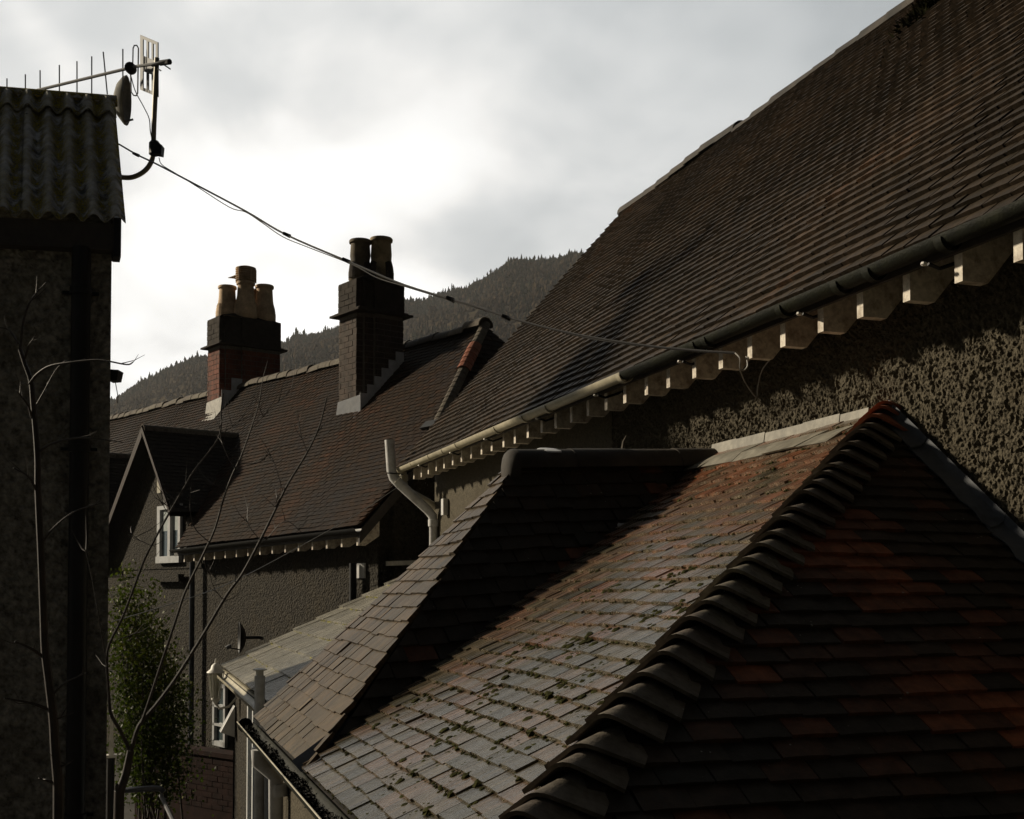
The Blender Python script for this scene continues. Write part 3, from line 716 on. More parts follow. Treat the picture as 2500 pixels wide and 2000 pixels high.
    for j in range(n):
        y0, y1 = ys[j], ys[j+1]-0.03; o_ = 0.004*(n-j)/n+0.0
        V = []
        K = 7
        for k in range(K):
            y = y0+(y1-y0)*k/(K-1); rp = 0.007*math.sin(y*2*math.pi/0.075)
            lift = 0.054+rp+0.010*(k/(K-1))
            V += [(3.768, y, zr(y)+0.118-o_), (3.762-o_, y, zr(y)+lift+0.02), (3.73, y, zr(y)+lift), (3.682+0.006*math.sin(k*1.9+j), y, zr(y)+lift-0.010)]
        F = [[k*4+q, k*4+q+1, (k+1)*4+q+1, (k+1)*4+q] for k in range(K-1) for q in range(3)]
        W = [(a, b, c-0.006) for a, b, c in V]; m = len(V)
        F2 = F+[[q+m for q in f[::-1]] for f in F]+[[i+(K-1)*4, i+1+(K-1)*4, i+1+(K-1)*4+m, i+(K-1)*4+m] for i in range(3)]+[[k*4+3, k*4+3+m, (k+1)*4+3+m, (k+1)*4+3] for k in range(K-1)]
        MB().add(V+W, F2).build('lead_flashing', 'lead', lean, smooth=True)
    # moss: cushions along the course edges and in patches, on the sunlit slope
    mb = MB(); rg = np.random.default_rng(17)
    ico = [(math.cos(a)*q, math.sin(a)*q, zz) for zz, q, m in ((0.0, 1.0, 6), (0.62, 0.72, 6)) for a in [k*math.pi/3+(0.5 if zz else 0) for k in range(m)]]+[(0, 0, 1.0)]
    FI = [[k, (k+1) % 6, 6+(k+1) % 6, 6+k] for k in range(6)]+[[6+k, 6+(k+1) % 6, 12] for k in range(6)]
    def cushion(x, v, h0, r, hk, lv=1.0):
        c = lit(np.array(x), np.array(v), np.array(h0)); a0 = rg.uniform(0, 6); V = []
        for (a, b, z) in ico:
            j = rg.uniform(0.75, 1.25); V.append(c+lit.u*a*r*j+lit.v*b*r*j*lv+lit.n*z*r*hk)
        mb.add(V, FI)
    xs0 = [lit.find((XE, y, ZE))[0] for y in (5.5, 3.0)]
    for r_ in range(len(vp)-1):
        for _ in range(210):
            Y = rg.uniform(2.9, 7.0); X_ = XE+vp[r_]*0.8633
            if Y < YE+(X_-XE)*0.7687+0.1 or Y > 5.51+(X_-XE)*0.563-0.03: continue
            if rg.random() > 0.25+0.75*fbm(np.array([[Y*2, X_*2, 3.]]), 2, 3)[0]: continue
            cushion(7.8-Y, vp[r_]+rg.normal(0, 0.004)-0.002, 0.016, rg.uniform(0.004, 0.0085)*(2.1 if rg.random() < 0.07 else 1), 0.9)
    for cx_, cv_, n_, sp in [(4.85, 1.15, 130, 0.10), (4.55, 0.62, 150, 0.11), (4.4, 1.45, 130, 0.12), (5.0, 0.9, 90, 0.13), (4.75, 1.75, 120, 0.13), (4.2, 0.98, 110, 0.12), (3.9, 1.35, 90, 0.13), (5.1, 1.5, 90, 0.12), (3.75, 1.95, 60, 0.10), (5.15, 0.55, 90, 0.16), (4.95, 0.25, 80, 0.18), (4.6, 0.25, 80, 0.16), (4.3, 2.1, 70, 0.08), (3.2, 2.4, 20, 0.2), (5.3, 1.1, 90, 0.10), (3.6, 0.7, 90, 0.2)]:
        for _ in range(int(n_*1.6)):
            x = cx_-1.15+rg.normal(0, sp*0.8); v = cv_*0.8+rg.normal(0, sp*0.75)
            X_ = XE+v*0.8633; Y = 7.8-x
            if v < 0.02 or Y < YE+(X_-XE)*0.7687+0.10 or Y > 5.51+(X_-XE)*0.563-0.05: continue
            r = rg.uniform(0.005, 0.012)*(2.2 if rg.random() < 0.12 else 1); k = np.searchsorted(vp, v)-1
            fr = (v-vp[k])/(vp[k+1]-vp[k]); cushion(x, v, 0.022-0.012*fr, r, 0.7, rg.uniform(0.75, 1.15))
    mb.build('moss', 'moss', lean, kind='stuff')
    # eaves gutter choked with leaves, running on past the valley
    G0 = np.array([0.778, 7.78, ZE-0.022]); G1 = np.array([0.778, 2.7, ZE-0.030])
    m2 = MB(); half_round(m2, G0, G1, 0.052, (0, 0, -1), thick=0.005, n=11); m2.build('gutter', 'mossy_black', lean, smooth=True)
    MB().tube([G0+(-0.051, 0, 0.003), G1+(-0.051, 0, 0.003)], 0.0038, 6).build('gutter_lip', 'cream', lean)
    MB().lathe(G0+(0, 0.0, -0.02), [(0.004, 0), (0.048, 0), (0.048, 0.008), (0.004, 0.008)], 12, axis=(0, 1, 0)).build('gutter_stop_end', 'black', lean)
    md = MB()
    for _ in range(2600):
        t = rg.random(); c = G0*(1-t)+G1*t+np.array([rg.normal(0.004, 0.016), 0, -0.030+abs(rg.normal(0, 0.008))+0.010*math.sin(t*31)])
        a = rg.normal(0, 1, 3); a /= np.linalg.norm(a); b = np.cross(a, rg.normal(0, 1, 3)); b /= np.linalg.norm(b); r = rg.uniform(0.005, 0.013)
        md.add([c-a*r, c+b*r*0.6, c+a*r, c-b*r*0.6], [[0, 1, 2, 3]])
    md.build('leaf_litter', 'debris', lean, kind='stuff')
    # walls and rain pipe below
    MB().box((0.94, YE+0.15, 1.5), (1.14, 7.65, ZE-0.06)).build('roughcast_wall', 'rough_main', lean)
    MB().box((1.14, YE+0.15, 1.5), (3.79, YE+0.35, ZE-0.06)).build('gable_wall', 'rough_main', lean)
    MB().box((0.845, YE, ZE-0.10), (0.94, 7.68, ZE-0.035)).build('eaves_board', 'darkwood', lean)
    MB().tube([(0.77, 6.95, ZE-0.09), (0.77, 6.95, ZE-0.16), (0.87, 6.95, ZE-0.26), (0.89, 6.95, 1.5)], 0.042, 12).build('rain_pipe', 'pipegrey', lean, smooth=True)
    MB().lathe((0.89, 6.95, ZE-0.36), [(0.04, 0), (0.054, 0.003), (0.054, 0.07), (0.04, 0.075)], 12).build('pipe_collar', 'pipegrey', lean, smooth=True)
lean_to()

# ------------------------------------------------------------------ the steep ridge behind it
porch = empty('steep_hipped_extension', (2.6, 6.6, 1.5), 'steep brown-tiled extension with half-round ridge, between lean-to and slab-roofed wing', 'extension')
def steep():
    RE = np.array([2.30, 6.82, 5.745]); RR = np.array([3.75, 7.09, 5.83]); VB = np.array([0.88, 5.52, 4.185])
    rd = (RR-RE)/np.linalg.norm(RR-RE); dn = VB-RE; dn = dn-rd*(dn@rd); dn = dn/np.linalg.norm(dn)*2.25
    mid = Patch(RE-rd*2.0+dn, RR+rd*0.1+dn, RE-rd*2.0, RR+rd*0.1, 0.006, 8)
    TS = (5.745-ZE)/(2.30-XE)
    stp = Patch((XE, 7.9, ZE), (XE, 4.6, ZE), (2.30, 7.9, 5.745), (2.30, 4.6, 5.745), 0.008, 9)
    cm = [mid.find(q) for q in (RE, RR-rd*0.06, VB+(0.02, 0, 0))]
    def td(p, r, rg): 
        big = fbm(np.c_[p[:, 0]*1.5, p[:, 2]*2.5, p[:, 1]], 3, 25)
        return np.clip(0.20+(big-0.45)*0.9+rg.normal(0, 0.10, len(p))+np.where(rg.random(len(p)) < 0.03, 0.40, 0), 0, 1)
    tiles(mid, porch, ccw(cm), 24, 0.172, 'tile_dark', td, 120, wonk=1.3, seed=19, name='roof_tile', t_tail=0.028)
    deck(mid, cm, porch)
    sz = lambda x: ZE+(x-XE)*TS
    hy = 5.44+(1.6-0.83)*0.94
    cs = [[stp.find(q) for q in ((XE-0.03, 7.69, sz(XE-0.03)), (XE-0.03, 5.42, sz(XE-0.03)), (1.6, hy, sz(1.6)), (1.6, 7.20, sz(1.6)))], [stp.find(q) for q in ((1.6, 7.20, sz(1.6)), (1.6, hy, sz(1.6)), RE, RE+(0, 0.12, 0))]]
    def ts(p, r, rg): return np.clip(rg.beta(2, 2, len(p)), 0, 1)
    tiles(stp, porch, cs, 22, 0.165, 'tile_strip', ts, 180, wonk=0.9, seed=20, name='roof_tile', t_tail=0.024)
    for c in cs: deck(stp, c, porch)
    # ridge
    xs = [2.25, 2.66, 3.06, 3.46, 3.80]
    for j in range(4):
        mb = MB(); half_round(mb, RE+rd*(xs[j]-2.30)-(0, -0.01, 0.035), RE+rd*(xs[j+1]-2.29)-(0, -0.01, 0.035), 0.120+0.004*(j % 2), (0, 0, 1), n=13, thick=0.016)
        o = mb.build('ridge_tile', 'ridge', porch, smooth=True)
    MB().lathe(RE+(-0.10, -0.01, -0.035), [(0.05, 0.0), (0.095, 0.015), (0.118, 0.05), (0.120, 0.075)], 16, axis=(1, 0, 0)).build('ridge_end', 'ridge', porch, smooth=True)
    MB().lathe(RE+rd*0.22+(0, 0.0, 0.075), [(0.085, 0.0), (0.075, 0.008), (0.03, 0.012)], 10, axis=(0, -0.25, 1)).build('mortar_patch', 'pipegrey', porch)
    MB().tube([RE+rd*0.76+(0, 0, 0.07), RE+rd*0.77+(0, 0, 0.13), RE+rd*0.79+(0, 0, 0.17)], [0.012, 0.009, 0.002], 5).build('ridge_nib', 'hip', porch)
    # verge wall at the back and valley lead
    MB().prism([(0.97, 7.05, 1.5), (3.8, 7.05, 1.5), (3.8, 7.05, 5.68), (2.33, 7.05, 5.60), (0.97, 7.05, 4.20)], (0, 0.12, 0)).build('verge_wall', 'rough_back', porch)
    dv = np.array([0.88-3.6, 5.52-7.05, 4.185-5.77]); p0 = np.array([3.6, 7.05, 5.77]); sd = np.cross(dv/np.linalg.norm(dv), (0, 0, 1)); sd /= np.linalg.norm(sd)
    a = p0+(0, 0, 0.006); b = p0+dv*1.03+(0, 0, 0.012)
    MB().add([a-sd*0.05+(0, 0, 0.02), a, a+sd*0.05+(0, 0, 0.03), b-sd*0.07+(0, 0, 0.035), b, b+sd*0.07+(0, 0, 0.045)], [[0, 3, 4, 1], [1, 4, 5, 2]]).build('valley_lead', 'lead', porch)
    # loose slipped tile at the valley foot and lime splashes
    rg = np.random.default_rng(4); mb = MB()
    for cx_, cv_, n_ in ((3.03, 1.72, 9), (2.99, 1.66, 6), (2.72, 1.10, 8), (2.78, 1.16, 6), (3.3, 1.55, 2), (3.2, 1.45, 2), (2.5, 0.75, 2)):
        for _ in range(n_):
            x = cx_-0.5+rg.normal(0, 0.035); v = cv_+rg.normal(0, 0.018); c = mid(np.array(x), np.array(v), np.array(0.034)); r = rg.uniform(0.006, 0.022)
            V = [c+mid.u*math.cos(k*1.047)*r*rg.uniform(0.7, 1.3)+mid.v*math.sin(k*1.047)*r*rg.uniform(0.7, 1.3) for k in range(6)]
            mb.add(V+[c+mid.n*0.004], [[k, (k+1) % 6, 6] for k in range(6)])
    mb.build('lime_splashes', 'pipegrey', porch, kind='stuff')
steep()

# ------------------------------------------------------------------ the low wing with large slab tiles
wing = empty('slab_roofed_wing', (2.4, 11.2, 1.5), 'low wing with pale grey slab tiles and cream gutter beside roughcast house', 'outbuilding')
def low_wing():
    pt = Patch((1.19, 14.75, 4.02), (1.19, 7.62, 4.02), (3.76, 14.75, 5.27), (3.76, 7.62, 5.27), 0.006, 3)
    cl = [(0.0, -0.03), (pt.L, -0.03), (pt.L, pt.S), (0, pt.S)]
    def tf(p, r, rg): return np.clip(rg.beta(2, 2, len(p)), 0, 1)
    tiles(pt, wing, cl, 9, 0.60, 'slab', tf, 300, wonk=0.5, seed=40, name='slab_tile', t_tail=0.030, t_head=0.004, over=1.1)
    deck(pt, cl, wing)
    mb = MB(); rg = np.random.default_rng(41)
    for r in range(1, 9):
        for _ in range(46):
            x = rg.uniform(0, 4.5); v = pt.S/9*r-0.004+rg.normal(0, 0.006); c = pt(np.array(x), np.array(v), np.array(0.012)); q = rg.uniform(0.006, 0.013)*(2.0 if rg.random() < 0.05 else 1)
            V = [c+pt.u*math.cos(k*1.047)*q*rg.uniform(0.8, 2.0)+pt.v*math.sin(k*1.047)*q for k in range(6)]
            mb.add(V+[c+pt.n*q*0.8], [[k, (k+1) % 6, 6] for k in range(6)])
    mb.build('lichen', 'ochre', wing, kind='stuff')
    m2 = MB(); half_round(m2, (1.13, 14.80, 3.985), (1.13, 7.8, 3.985), 0.062, (0, 0, -1), thick=0.006, n=11); m2.build('gutter', 'cream', wing, smooth=True)
    MB().box((1.19, 7.8, 3.90), (1.215, 14.7, 4.0)).build('fascia_board', 'cream', wing)
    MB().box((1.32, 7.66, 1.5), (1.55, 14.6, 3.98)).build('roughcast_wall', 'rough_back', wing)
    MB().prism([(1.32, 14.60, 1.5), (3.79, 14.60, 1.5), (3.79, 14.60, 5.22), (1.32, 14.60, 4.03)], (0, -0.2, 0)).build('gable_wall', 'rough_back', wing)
    # tall glazed doors in the side wall
    y0, y1 = 10.35, 12.35
    MB().box((1.295, y0, 1.55), (1.318, y1, 3.80)).build('door_glass', 'glass', wing)
    for yy in (10.35, 10.82, 11.32, 11.82, 12.30):
        MB().box((1.255, yy, 1.52), (1.319, yy+0.085, 3.84)).build('door_frame', 'upvc', wing)
    MB().box((1.262, y0, 3.80), (1.317, y1+0.08, 3.88)).build('door_head', 'upvc', wing)
    c = np.array((1.300, 14.262, 3.396))
    MB().prism([c+(0.0, 0.14, 0.20), c+(0.0, 0.14, -0.16), c+(-0.16, 0.14, -0.10)], (0, -0.2, 0)).build('extractor_hood', 'upvc', wing)
low_wing()
# lantern on the far corner of the wing
lc = np.array((1.067, 14.011, 4.016))
lant = empty('wall_lantern', lc, 'white wall lantern with domed cap and clear glass at the wing corner', 'lantern')
MB().lathe(lc, [(0.105, -0.01), (0.10, 0.0), (0.062, 0.03), (0.05, 0.07), (0.022, 0.095), (0.012, 0.10), (0.016, 0.115), (0.006, 0.15)], 14).build('cap', 'white', lant, smooth=True)
MB().lathe(lc, [(0.05, -0.30), (0.085, -0.012)], 6).build('glass_body', 'lampglass', lant)
MB().lathe(lc, [(0.01, -0.26), (0.022, -0.22), (0.022, -0.13), (0.008, -0.10)], 8).build('bulb', 'white', lant, smooth=True)
for k in range(6):
    a = k*math.pi/3+0.0; d = np.array([math.cos(a), math.sin(a), 0])
    MB().tube([lc+d*0.052-(0, 0, 0.30), lc+d*0.087-(0, 0, 0.012)], 0.005, 4).build('glazing_bar', 'white', lant)
MB().lathe(lc, [(0.01, -0.38), (0.02, -0.36), (0.055, -0.315), (0.052, -0.30)], 10).build('base', 'white', lant, smooth=True)
MB().tube([lc-(0, 0, 0.36), lc+(0.04, -0.02, -0.42), lc+(0.14, -0.06, -0.40), lc+(0.22, -0.10, -0.30)], 0.014, 6).build('bracket', 'white', lant)
# soil vent stack standing in front of the wing
vc = np.array((1.057, 9.479, 4.135))
vs_ = empty('vent_stack', (vc[0], vc[1], 1.5), 'grey plastic vent stack with pale cap standing beside the slab roof gutter', 'pipe')
zt = 4.295
MB().tube([(vc[0], vc[1], 1.5), (vc[0], vc[1], zt)], 0.041, 14).build('pipe', 'pipegrey', vs_, smooth=True)
MB().lathe((vc[0], vc[1], zt-0.01), [(0.030, 0), (0.030, 0.05), (0.052, 0.052), (0.056, 0.062), (0.02, 0.07)], 12).build('vent_cap', 'white', vs_, smooth=True)
MB().lathe((vc[0], vc[1], 3.616), [(0.043, 0), (0.056, 0.006), (0.056, 0.12), (0.043, 0.13)], 14).build('socket', 'pipegrey', vs_, smooth=True)

# ------------------------------------------------------------------ the house behind, with two chimneys
P0 = np.array([2.936, 15.023, 0.]); ee = np.array([-0.3371, 0.9415, 0.]); nn = np.array([0.9415, 0.3371, 0.]); zz_ = np.array([0, 0, 1.])
def BH(s, w, z): return P0+ee*s+nn*w+zz_*z
eave = lambda s: 5.75-0.022*s
ridge = lambda s: 8.92+0.025*s
def roofz(s, w):
    w = min(w, 6-w); return eave(s)*(1-w/3)+ridge(s)*w/3
back = empty('chimneyed_house', BH(5, 2, 1.5), 'brown-tiled roughcast house with two tall brick chimneys and gabled dormer', 'house')
def brick_face(chim, origin, d, nrm, W, z0, z1, hc, bl, mat, zmin=None, phase=0, name='brick'):
    """single bricks on a chimney face; full bricks share one mesh"""
    d = np.asarray(d, float); nrm = np.asarray(nrm, float); r = 0; z = z0
    while z < z1-hc*0.6:
        off = -(bl/2 if (r+phase) % 2 else 0); x = off
        while x < W-0.02:
            a = max(x, 0); b = min(x+bl-0.012, W)
            if b-a > 0.03 and (zmin is None or z > zmin(a)):
                key = (mat, round(b-a, 2), round(hc, 3))
                if key not in BR:
                    l = b-a; h = hc-0.013; dp = 0.03
                    BR[key] = MB().hexa([(0, 0, 0), (l, 0, 0), (l, dp, 0), (0, dp, 0), (0.002, 0, h), (l-0.002, 0, h), (l, dp, h), (0, dp, h)])
                    BR[key] = mesh_of('brick_mesh', BR[key].V, BR[key].F)
                p = origin+d*a+zz_*z-nrm*(0.022+random.gauss(0, 0.002)); y = nrm
                p = origin+d*a+zz_*z+nrm*(-0.024+random.gauss(0, 0.002))
                mw = Matrix(((d[0], nrm[0], 0, p[0]), (d[1], nrm[1], 0, p[1]), (0, 0, 1, p[2]), (0, 0, 0, 1)))
                link(name, BR[key], mat, chim, mw)
            x += bl
        z += hc; r += 1
BR = {}
def pot(chim, c, h, r0, r1, mat, cowl=False):
    pr = [(r0*0.95, 0), (r0*1.04, h*0.05), (r0*1.05, h*0.2), (r0*0.98, h*0.35), (r0*0.84, h*0.5), (r1*1.02, h*0.62), (r1*0.94, h*0.92), (r1*1.10, h*0.925), (r1*1.12, h*0.97), (r1*1.05, h), (r1*0.8, h), (r1*0.8, h*0.8)]
    o = MB().lathe(c, pr, 20).build('chimney_pot', mat, chim, smooth=True)
    return o
def chimney(s0, w0, Ls, Lw, ztop, zcol, hc, bl, mat, pots, notch=0.11):
    zb = roofz(s0, w0)-0.55
    core = MB()
    # stepped plan: a core with a raised panel on the front and on the side
    ring = [(0, 0.26), (0, Lw), (Ls, Lw), (Ls, -notch), (0.14, -notch), (0.14, 0), (notch*0.9, 0), (notch*0.9, 0.26)]
    ring = [(0.0, Lw*0.34), (0.0, Lw), (Ls, Lw), (Ls, 0.0), (notch*1.2, 0.0), (notch*1.2, notch), (notch*0.6, notch), (notch*0.6, Lw*0.34)]
    poly = [BH(s0+a, w0+b, zb) for a, b in ring]
    ch = MB().prism(poly, zz_*(ztop-zb)).build('chimney', 'mortar' if False else M['mortar'], back)
    # bricks on the faces that show
    f = 1.0
    front = lambda x: roofz(s0+notch*1.2, w0)
    brick_face(ch, BH(s0+notch*1.2, w0, 0), ee, -nn, Ls-notch*1.2, zb+hc*3, zcol, hc, bl, mat, lambda a: roofz(s0+a, w0)-0.1)
    brick_face(ch, BH(s0, w0+Lw, 0), -nn, -ee, Lw*0.66, zb+hc*3, zcol, hc, bl, mat, lambda a: roofz(s0, w0+Lw-a)-0.12)
    brick_face(ch, BH(s0+notch*0.6, w0+Lw*0.34, 0), -nn, -ee, Lw*0.34-notch, zb+hc*3, zcol, hc, bl, mat, lambda a: roofz(s0, w0+Lw*0.3-a)-0.12, 1)
    brick_face(ch, BH(s0+notch*1.2, w0+notch, 0), -nn, -ee, notch, zb+hc*3, zcol, hc, bl, mat, None, 1)
    # neck above the drip course
    mb = MB(); cx = (Ls/2, Lw/2)
    up = [BH(s0+a+(0.012 if a > cx[0] else -0.012), w0+b+(0.012 if b > cx[1] else -0.012), zcol+0.05) for a, b in ring]
    MB().prism(up, zz_*(ztop-zcol-0.03)).build('chimney_neck', 'soot', ch)
    for args in ((BH(s0+notch*1.2-0.012, w0-0.012, 0), ee, -nn, Ls-notch*1.2+0.024), (BH(s0-0.012, w0+Lw+0.012, 0), -nn, -ee, Lw*0.66), (BH(s0+notch*0.6-0.012, w0+Lw*0.34, 0), -nn, -ee, Lw*0.34-notch)):
        brick_face(ch, args[0], args[1], args[2], args[3], zcol+0.075, ztop+0.02, hc, bl, 'soot', name='neck_brick')
    g = 0.12
    col = [BH(s0+a+(g if a > cx[0] else -g), w0+b+(g if b > cx[1] else -g), zcol) for a, b in ((0, 0), (0, Lw), (Ls, Lw), (Ls, 0))]
    MB().prism(col, zz_*0.035).build('drip_course', 'soot', ch)
    col = [BH(s0+a+(g*0.5 if a > cx[0] else -g*0.5), w0+b+(g*0.5 if b > cx[1] else -g*0.5), zcol+0.036) for a, b in ((0, 0), (0, Lw), (Ls, Lw), (Ls, 0))]
    MB().prism(col, zz_*0.03).build('drip_course', 'soot', ch)
    # flaunching
    lo = [BH(s0+a, w0+b, ztop+0.021) for a, b in ((0, 0), (0, Lw), (Ls, Lw), (Ls, 0))]; hi = [BH(s0+Ls*(0.5+(a-0.5)*0.5), w0+Lw*(0.5+(b-0.5)*0.5), ztop+0.13) for a, b in ((0, 0), (0, 1), (1, 1), (1, 0))]
    MB().add(lo+hi, [[4, 7, 6, 5], [0, 4, 5, 1], [1, 5, 6, 2], [2, 6, 7, 3], [3, 7, 4, 0]]).build('flaunching', 'soot', ch)
    # lead: front apron and stepped side flashing
    zf = roofz(s0, w0)
    ap = [BH(s0-0.02, w0-0.012, zf+0.30), BH(s0+Ls+0.02, w0-0.012, zf+0.26), BH(s0+Ls+0.06, w0-0.03, zf-0.0), BH(s0-0.05, w0-0.03, zf+0.03), BH(s0+Ls+0.16, w0-0.20, roofz(s0, w0-0.20)+0.045), BH(s0-0.02, w0-0.20, roofz(s0, w0-0.20)+0.045)]
    MB().add(ap, [[0, 1, 2, 3], [3, 2, 4, 5]]).build('lead_apron', 'lead_pale' if mat == 'brick_red' else 'lead', ch)
    n = 6
    for k in range(n):
        wa = w0+Lw*k/n; wb = w0+Lw*(k+1)/n; ze = roofz(s0, wb)+0.18
        if wa > 3.0: break
        p = [BH(s0-0.016, wa-0.02, roofz(s0, wa)-0.06), BH(s0-0.016, wb, roofz(s0, wb)-0.06), BH(s0-0.016, wb, ze), BH(s0-0.016, wa-0.02, ze)]
        MB().prism(p, -ee*(0.006+0.004*(k % 2))).build('lead_step', 'lead_bright', ch)
    p = [BH(s0-0.03, w0-0.05, roofz(s0, w0-0.05)+0.03), BH(s0-0.03, min(w0+Lw, 3), roofz(s0, min(w0+Lw, 3))+0.035), BH(s0-0.20, min(w0+Lw, 3), roofz(s0, min(w0+Lw, 3))+0.03), BH(s0-0.20, w0-0.05, roofz(s0, w0-0.05)+0.028)]
    MB().add(p, [[0, 1, 2, 3]]).build('lead_soaker', 'deck', ch)
    for (a, b, h, r0, r1, m, extra) in pots:
        c = BH(s0+a, w0+b, ztop+0.04); o = pot(ch, c, h, r0, r1, m)
        if extra == 'cowl':
            mb = MB(); zc = h
            for k in range(6): mb.lathe(c+(0, 0, zc+0.02+k*0.045), [(r1*0.9, 0), (r1*1.22, 0.006), (r1*1.22, 0.022), (r1*0.9, 0.028)], 16)
            mb.lathe(c+(0, 0, zc), [(r1*0.8, 0), (r1*0.8, 0.28)], 12); mb.lathe(c+(0, 0, zc+0.28), [(r1*1.22, 0), (r1*1.2, 0.02), (r1*0.7, 0.05)], 16)
            for q in range(5):
                an = q*2*math.pi/5+3.9; d = np.array([math.cos(an), math.sin(an), 0]); mb.tube([c+d*r1*1.2+(0, 0, zc), c+d*r1*1.2+(0, 0, zc+0.28)], 0.016, 4)
            mb.build('cowl', m, ch)
            dl = -rt; MB().lathe(c+(0, 0, zc+0.12)+dl*r1*0.9, [(0.055, 0), (0.05, 0.05), (0.03, 0.11), (0.006, 0.22)], 10, axis=dl+(0, 0, -0.12)).build('cowl_vane', m, ch)
        else:
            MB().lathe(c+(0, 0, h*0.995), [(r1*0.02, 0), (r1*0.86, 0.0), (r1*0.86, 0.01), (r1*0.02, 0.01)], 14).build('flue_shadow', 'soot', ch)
        # arched recesses round the belly
        for q in range(4):
            an = q*math.pi/2+0.55; d = np.array([math.cos(an), math.sin(an), 0]); sd = np.array([-d[1], d[0], 0]); rr = r0*1.035
            pts = [c+d*(rr*math.cos(t)*1.0)+sd*(rr*math.sin(t))*1.0+zz_*(h*0.06) for t in (-0.42, -0.14, 0.14, 0.42)]
            top = [c+d*(r0*0.93*math.cos(t))+sd*(r0*0.93*math.sin(t))+zz_*(h*q2) for t, q2 in ((-0.42, 0.40), (-0.14, 0.44), (0.14, 0.44), (0.42, 0.40))]
            V = [v+d*0.012 for v in pts+top]+[v-d*0.03 for v in pts+top]
            MB().add(V, [[0, 1, 5, 4], [1, 2, 6, 5], [2, 3, 7, 6], [4, 5, 13, 12], [5, 6, 14, 13], [6, 7, 15, 14], [0, 4, 12, 8], [3, 11, 15, 7]]).build('pot_panel', 'pot' if m == 'pot' else 'soot', ch)
    return ch
def back_house():
    FAR = 21.0
    pt = Patch(BH(FAR, 0, eave(FAR)), BH(-1.0, 0, eave(-1)), BH(FAR, 3, ridge(FAR)), BH(-1.0, 3, ridge(-1)), 0.012, 11)
    X_ = lambda s: (FAR-s)*pt.L/(FAR+1.0); W_ = lambda w: w*pt.S/3
    cl = [[(0, W_(0.62)), (X_(0.0), W_(0.62)), (X_(-0.02), W_(0.9)), (X_(1.38), W_(3)), (0, W_(3))], [(X_(5.95), -0.04), (X_(0.02), -0.04), (X_(0.0), W_(0.62)), (X_(6.5), W_(0.62))], [(0, -0.04), (X_(10.0), -0.04), (X_(10.0), W_(0.62)), (0, W_(0.62))]]
    def tf(p, r, rg):
        big = fbm(np.c_[p[:, 0]*0.8, p[:, 1]*0.8, p[:, 2]*0.5], 3, 44); c = np.clip(1-np.abs((p-BH(2.7, 0, 0))@ee-((p[:, 2]-6)*0.25))/0.6, 0, 1)
        return np.clip(rg.beta(2, 3, len(p))*0.55+(big-0.45)*0.8+0.10+c*0.35, 0, 1)
    tiles(pt, back, cl, 52, 0.165, 'tile_back', tf, 300, wonk=0.55, seed=50, t_tail=0.034)
    for c in cl: deck(pt, c, back, 0.06, h=-0.04)
    # rear slope
    q = [BH(1.38, 3.02, ridge(1.38)-0.03), BH(FAR, 3.02, ridge(FAR)-0.03), BH(FAR, 6, eave(FAR)), BH(-0.1, 6, eave(0))]
    MB().add(q+[v-zz_*0.06 for v in q], [[0, 1, 2, 3], [7, 6, 5, 4]]).build('roof_slope', 'tile_back', back)
    # hipped end
    z1 = roofz(-0.05, 0.95)
    hp = Patch(BH(-0.08, 0.95, z1), BH(-0.08, 5.05, z1), BH(1.38, 0.95, ridge(1.38)), BH(1.38, 5.05, ridge(1.38)), 0.01, 5)
    ch = [(0, 0), (hp.L, 0), (hp.L/2, hp.S)]
    tiles(hp, back, ch, 26, 0.165, 'tile_back', tf, 0, wonk=0.8, seed=51, name='hip_end_tile', t_tail=0.03); deck(hp, ch, back)
    a = BH(-0.02, 0.95, z1+0.02); b = BH(1.38, 3.0, ridge(1.38)+0.03); N = 26; hd = (b-a)/np.linalg.norm(b-a)
    for i in range(N):
        p = a+(b-a)*i/N; red = 16 <= i <= 20
        mb = MB(); half_round(mb, p, p+(b-a)/N*1.5, 0.08 if not red else 0.105, pt.n+hp.n, flare=0.012, n=7, lift=-0.03, arc=150)
        o = mb.build('hip_tile', 'hip_red' if red else 'hip', back)
    s = 1.38; k = 0
    while s < FAR:
        ln = 0.42; mb = MB(); half_round(mb, BH(s-0.03, 3, ridge(s)-0.05), BH(s+ln, 3, ridge(s+ln)-0.05+random.gauss(0, 0.008)), 0.135, zz_, n=9, flare=0.01, lift=random.gauss(0, 0.012)+(0.05 if k == 0 else 0))
        mb.build('ridge_tile', 'hip' if s > 4 or s < 1.9 else 'ridge', back, smooth=True); s += ln; k += 1
    # walls
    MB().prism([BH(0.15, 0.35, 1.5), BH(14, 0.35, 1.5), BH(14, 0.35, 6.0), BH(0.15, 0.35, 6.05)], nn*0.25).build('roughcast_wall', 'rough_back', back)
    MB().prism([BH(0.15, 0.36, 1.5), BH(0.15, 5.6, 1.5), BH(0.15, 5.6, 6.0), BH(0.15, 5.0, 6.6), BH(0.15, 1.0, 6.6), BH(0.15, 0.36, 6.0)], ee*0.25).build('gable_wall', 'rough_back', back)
    for sgn, w0, w1 in ((1, -0.02, 0.98),):
        p = [BH(0.0, w0, eave(0)-0.05), BH(0.0, w1, roofz(0, w1)-0.05), BH(0.0, w1, roofz(0, w1)-0.22), BH(0.0, w0, eave(0)-0.22)]
        MB().prism(p, ee*0.03).build('bargeboard', 'darkwood', back)
    # eaves
    m2 = MB(); half_round(m2, BH(-0.05, -0.07, eave(0)-0.02), BH(6.0, -0.07, eave(6.0)-0.02), 0.055, (0, 0, -1), n=9, thick=0.006); m2.build('gutter', 'black', back, smooth=True)
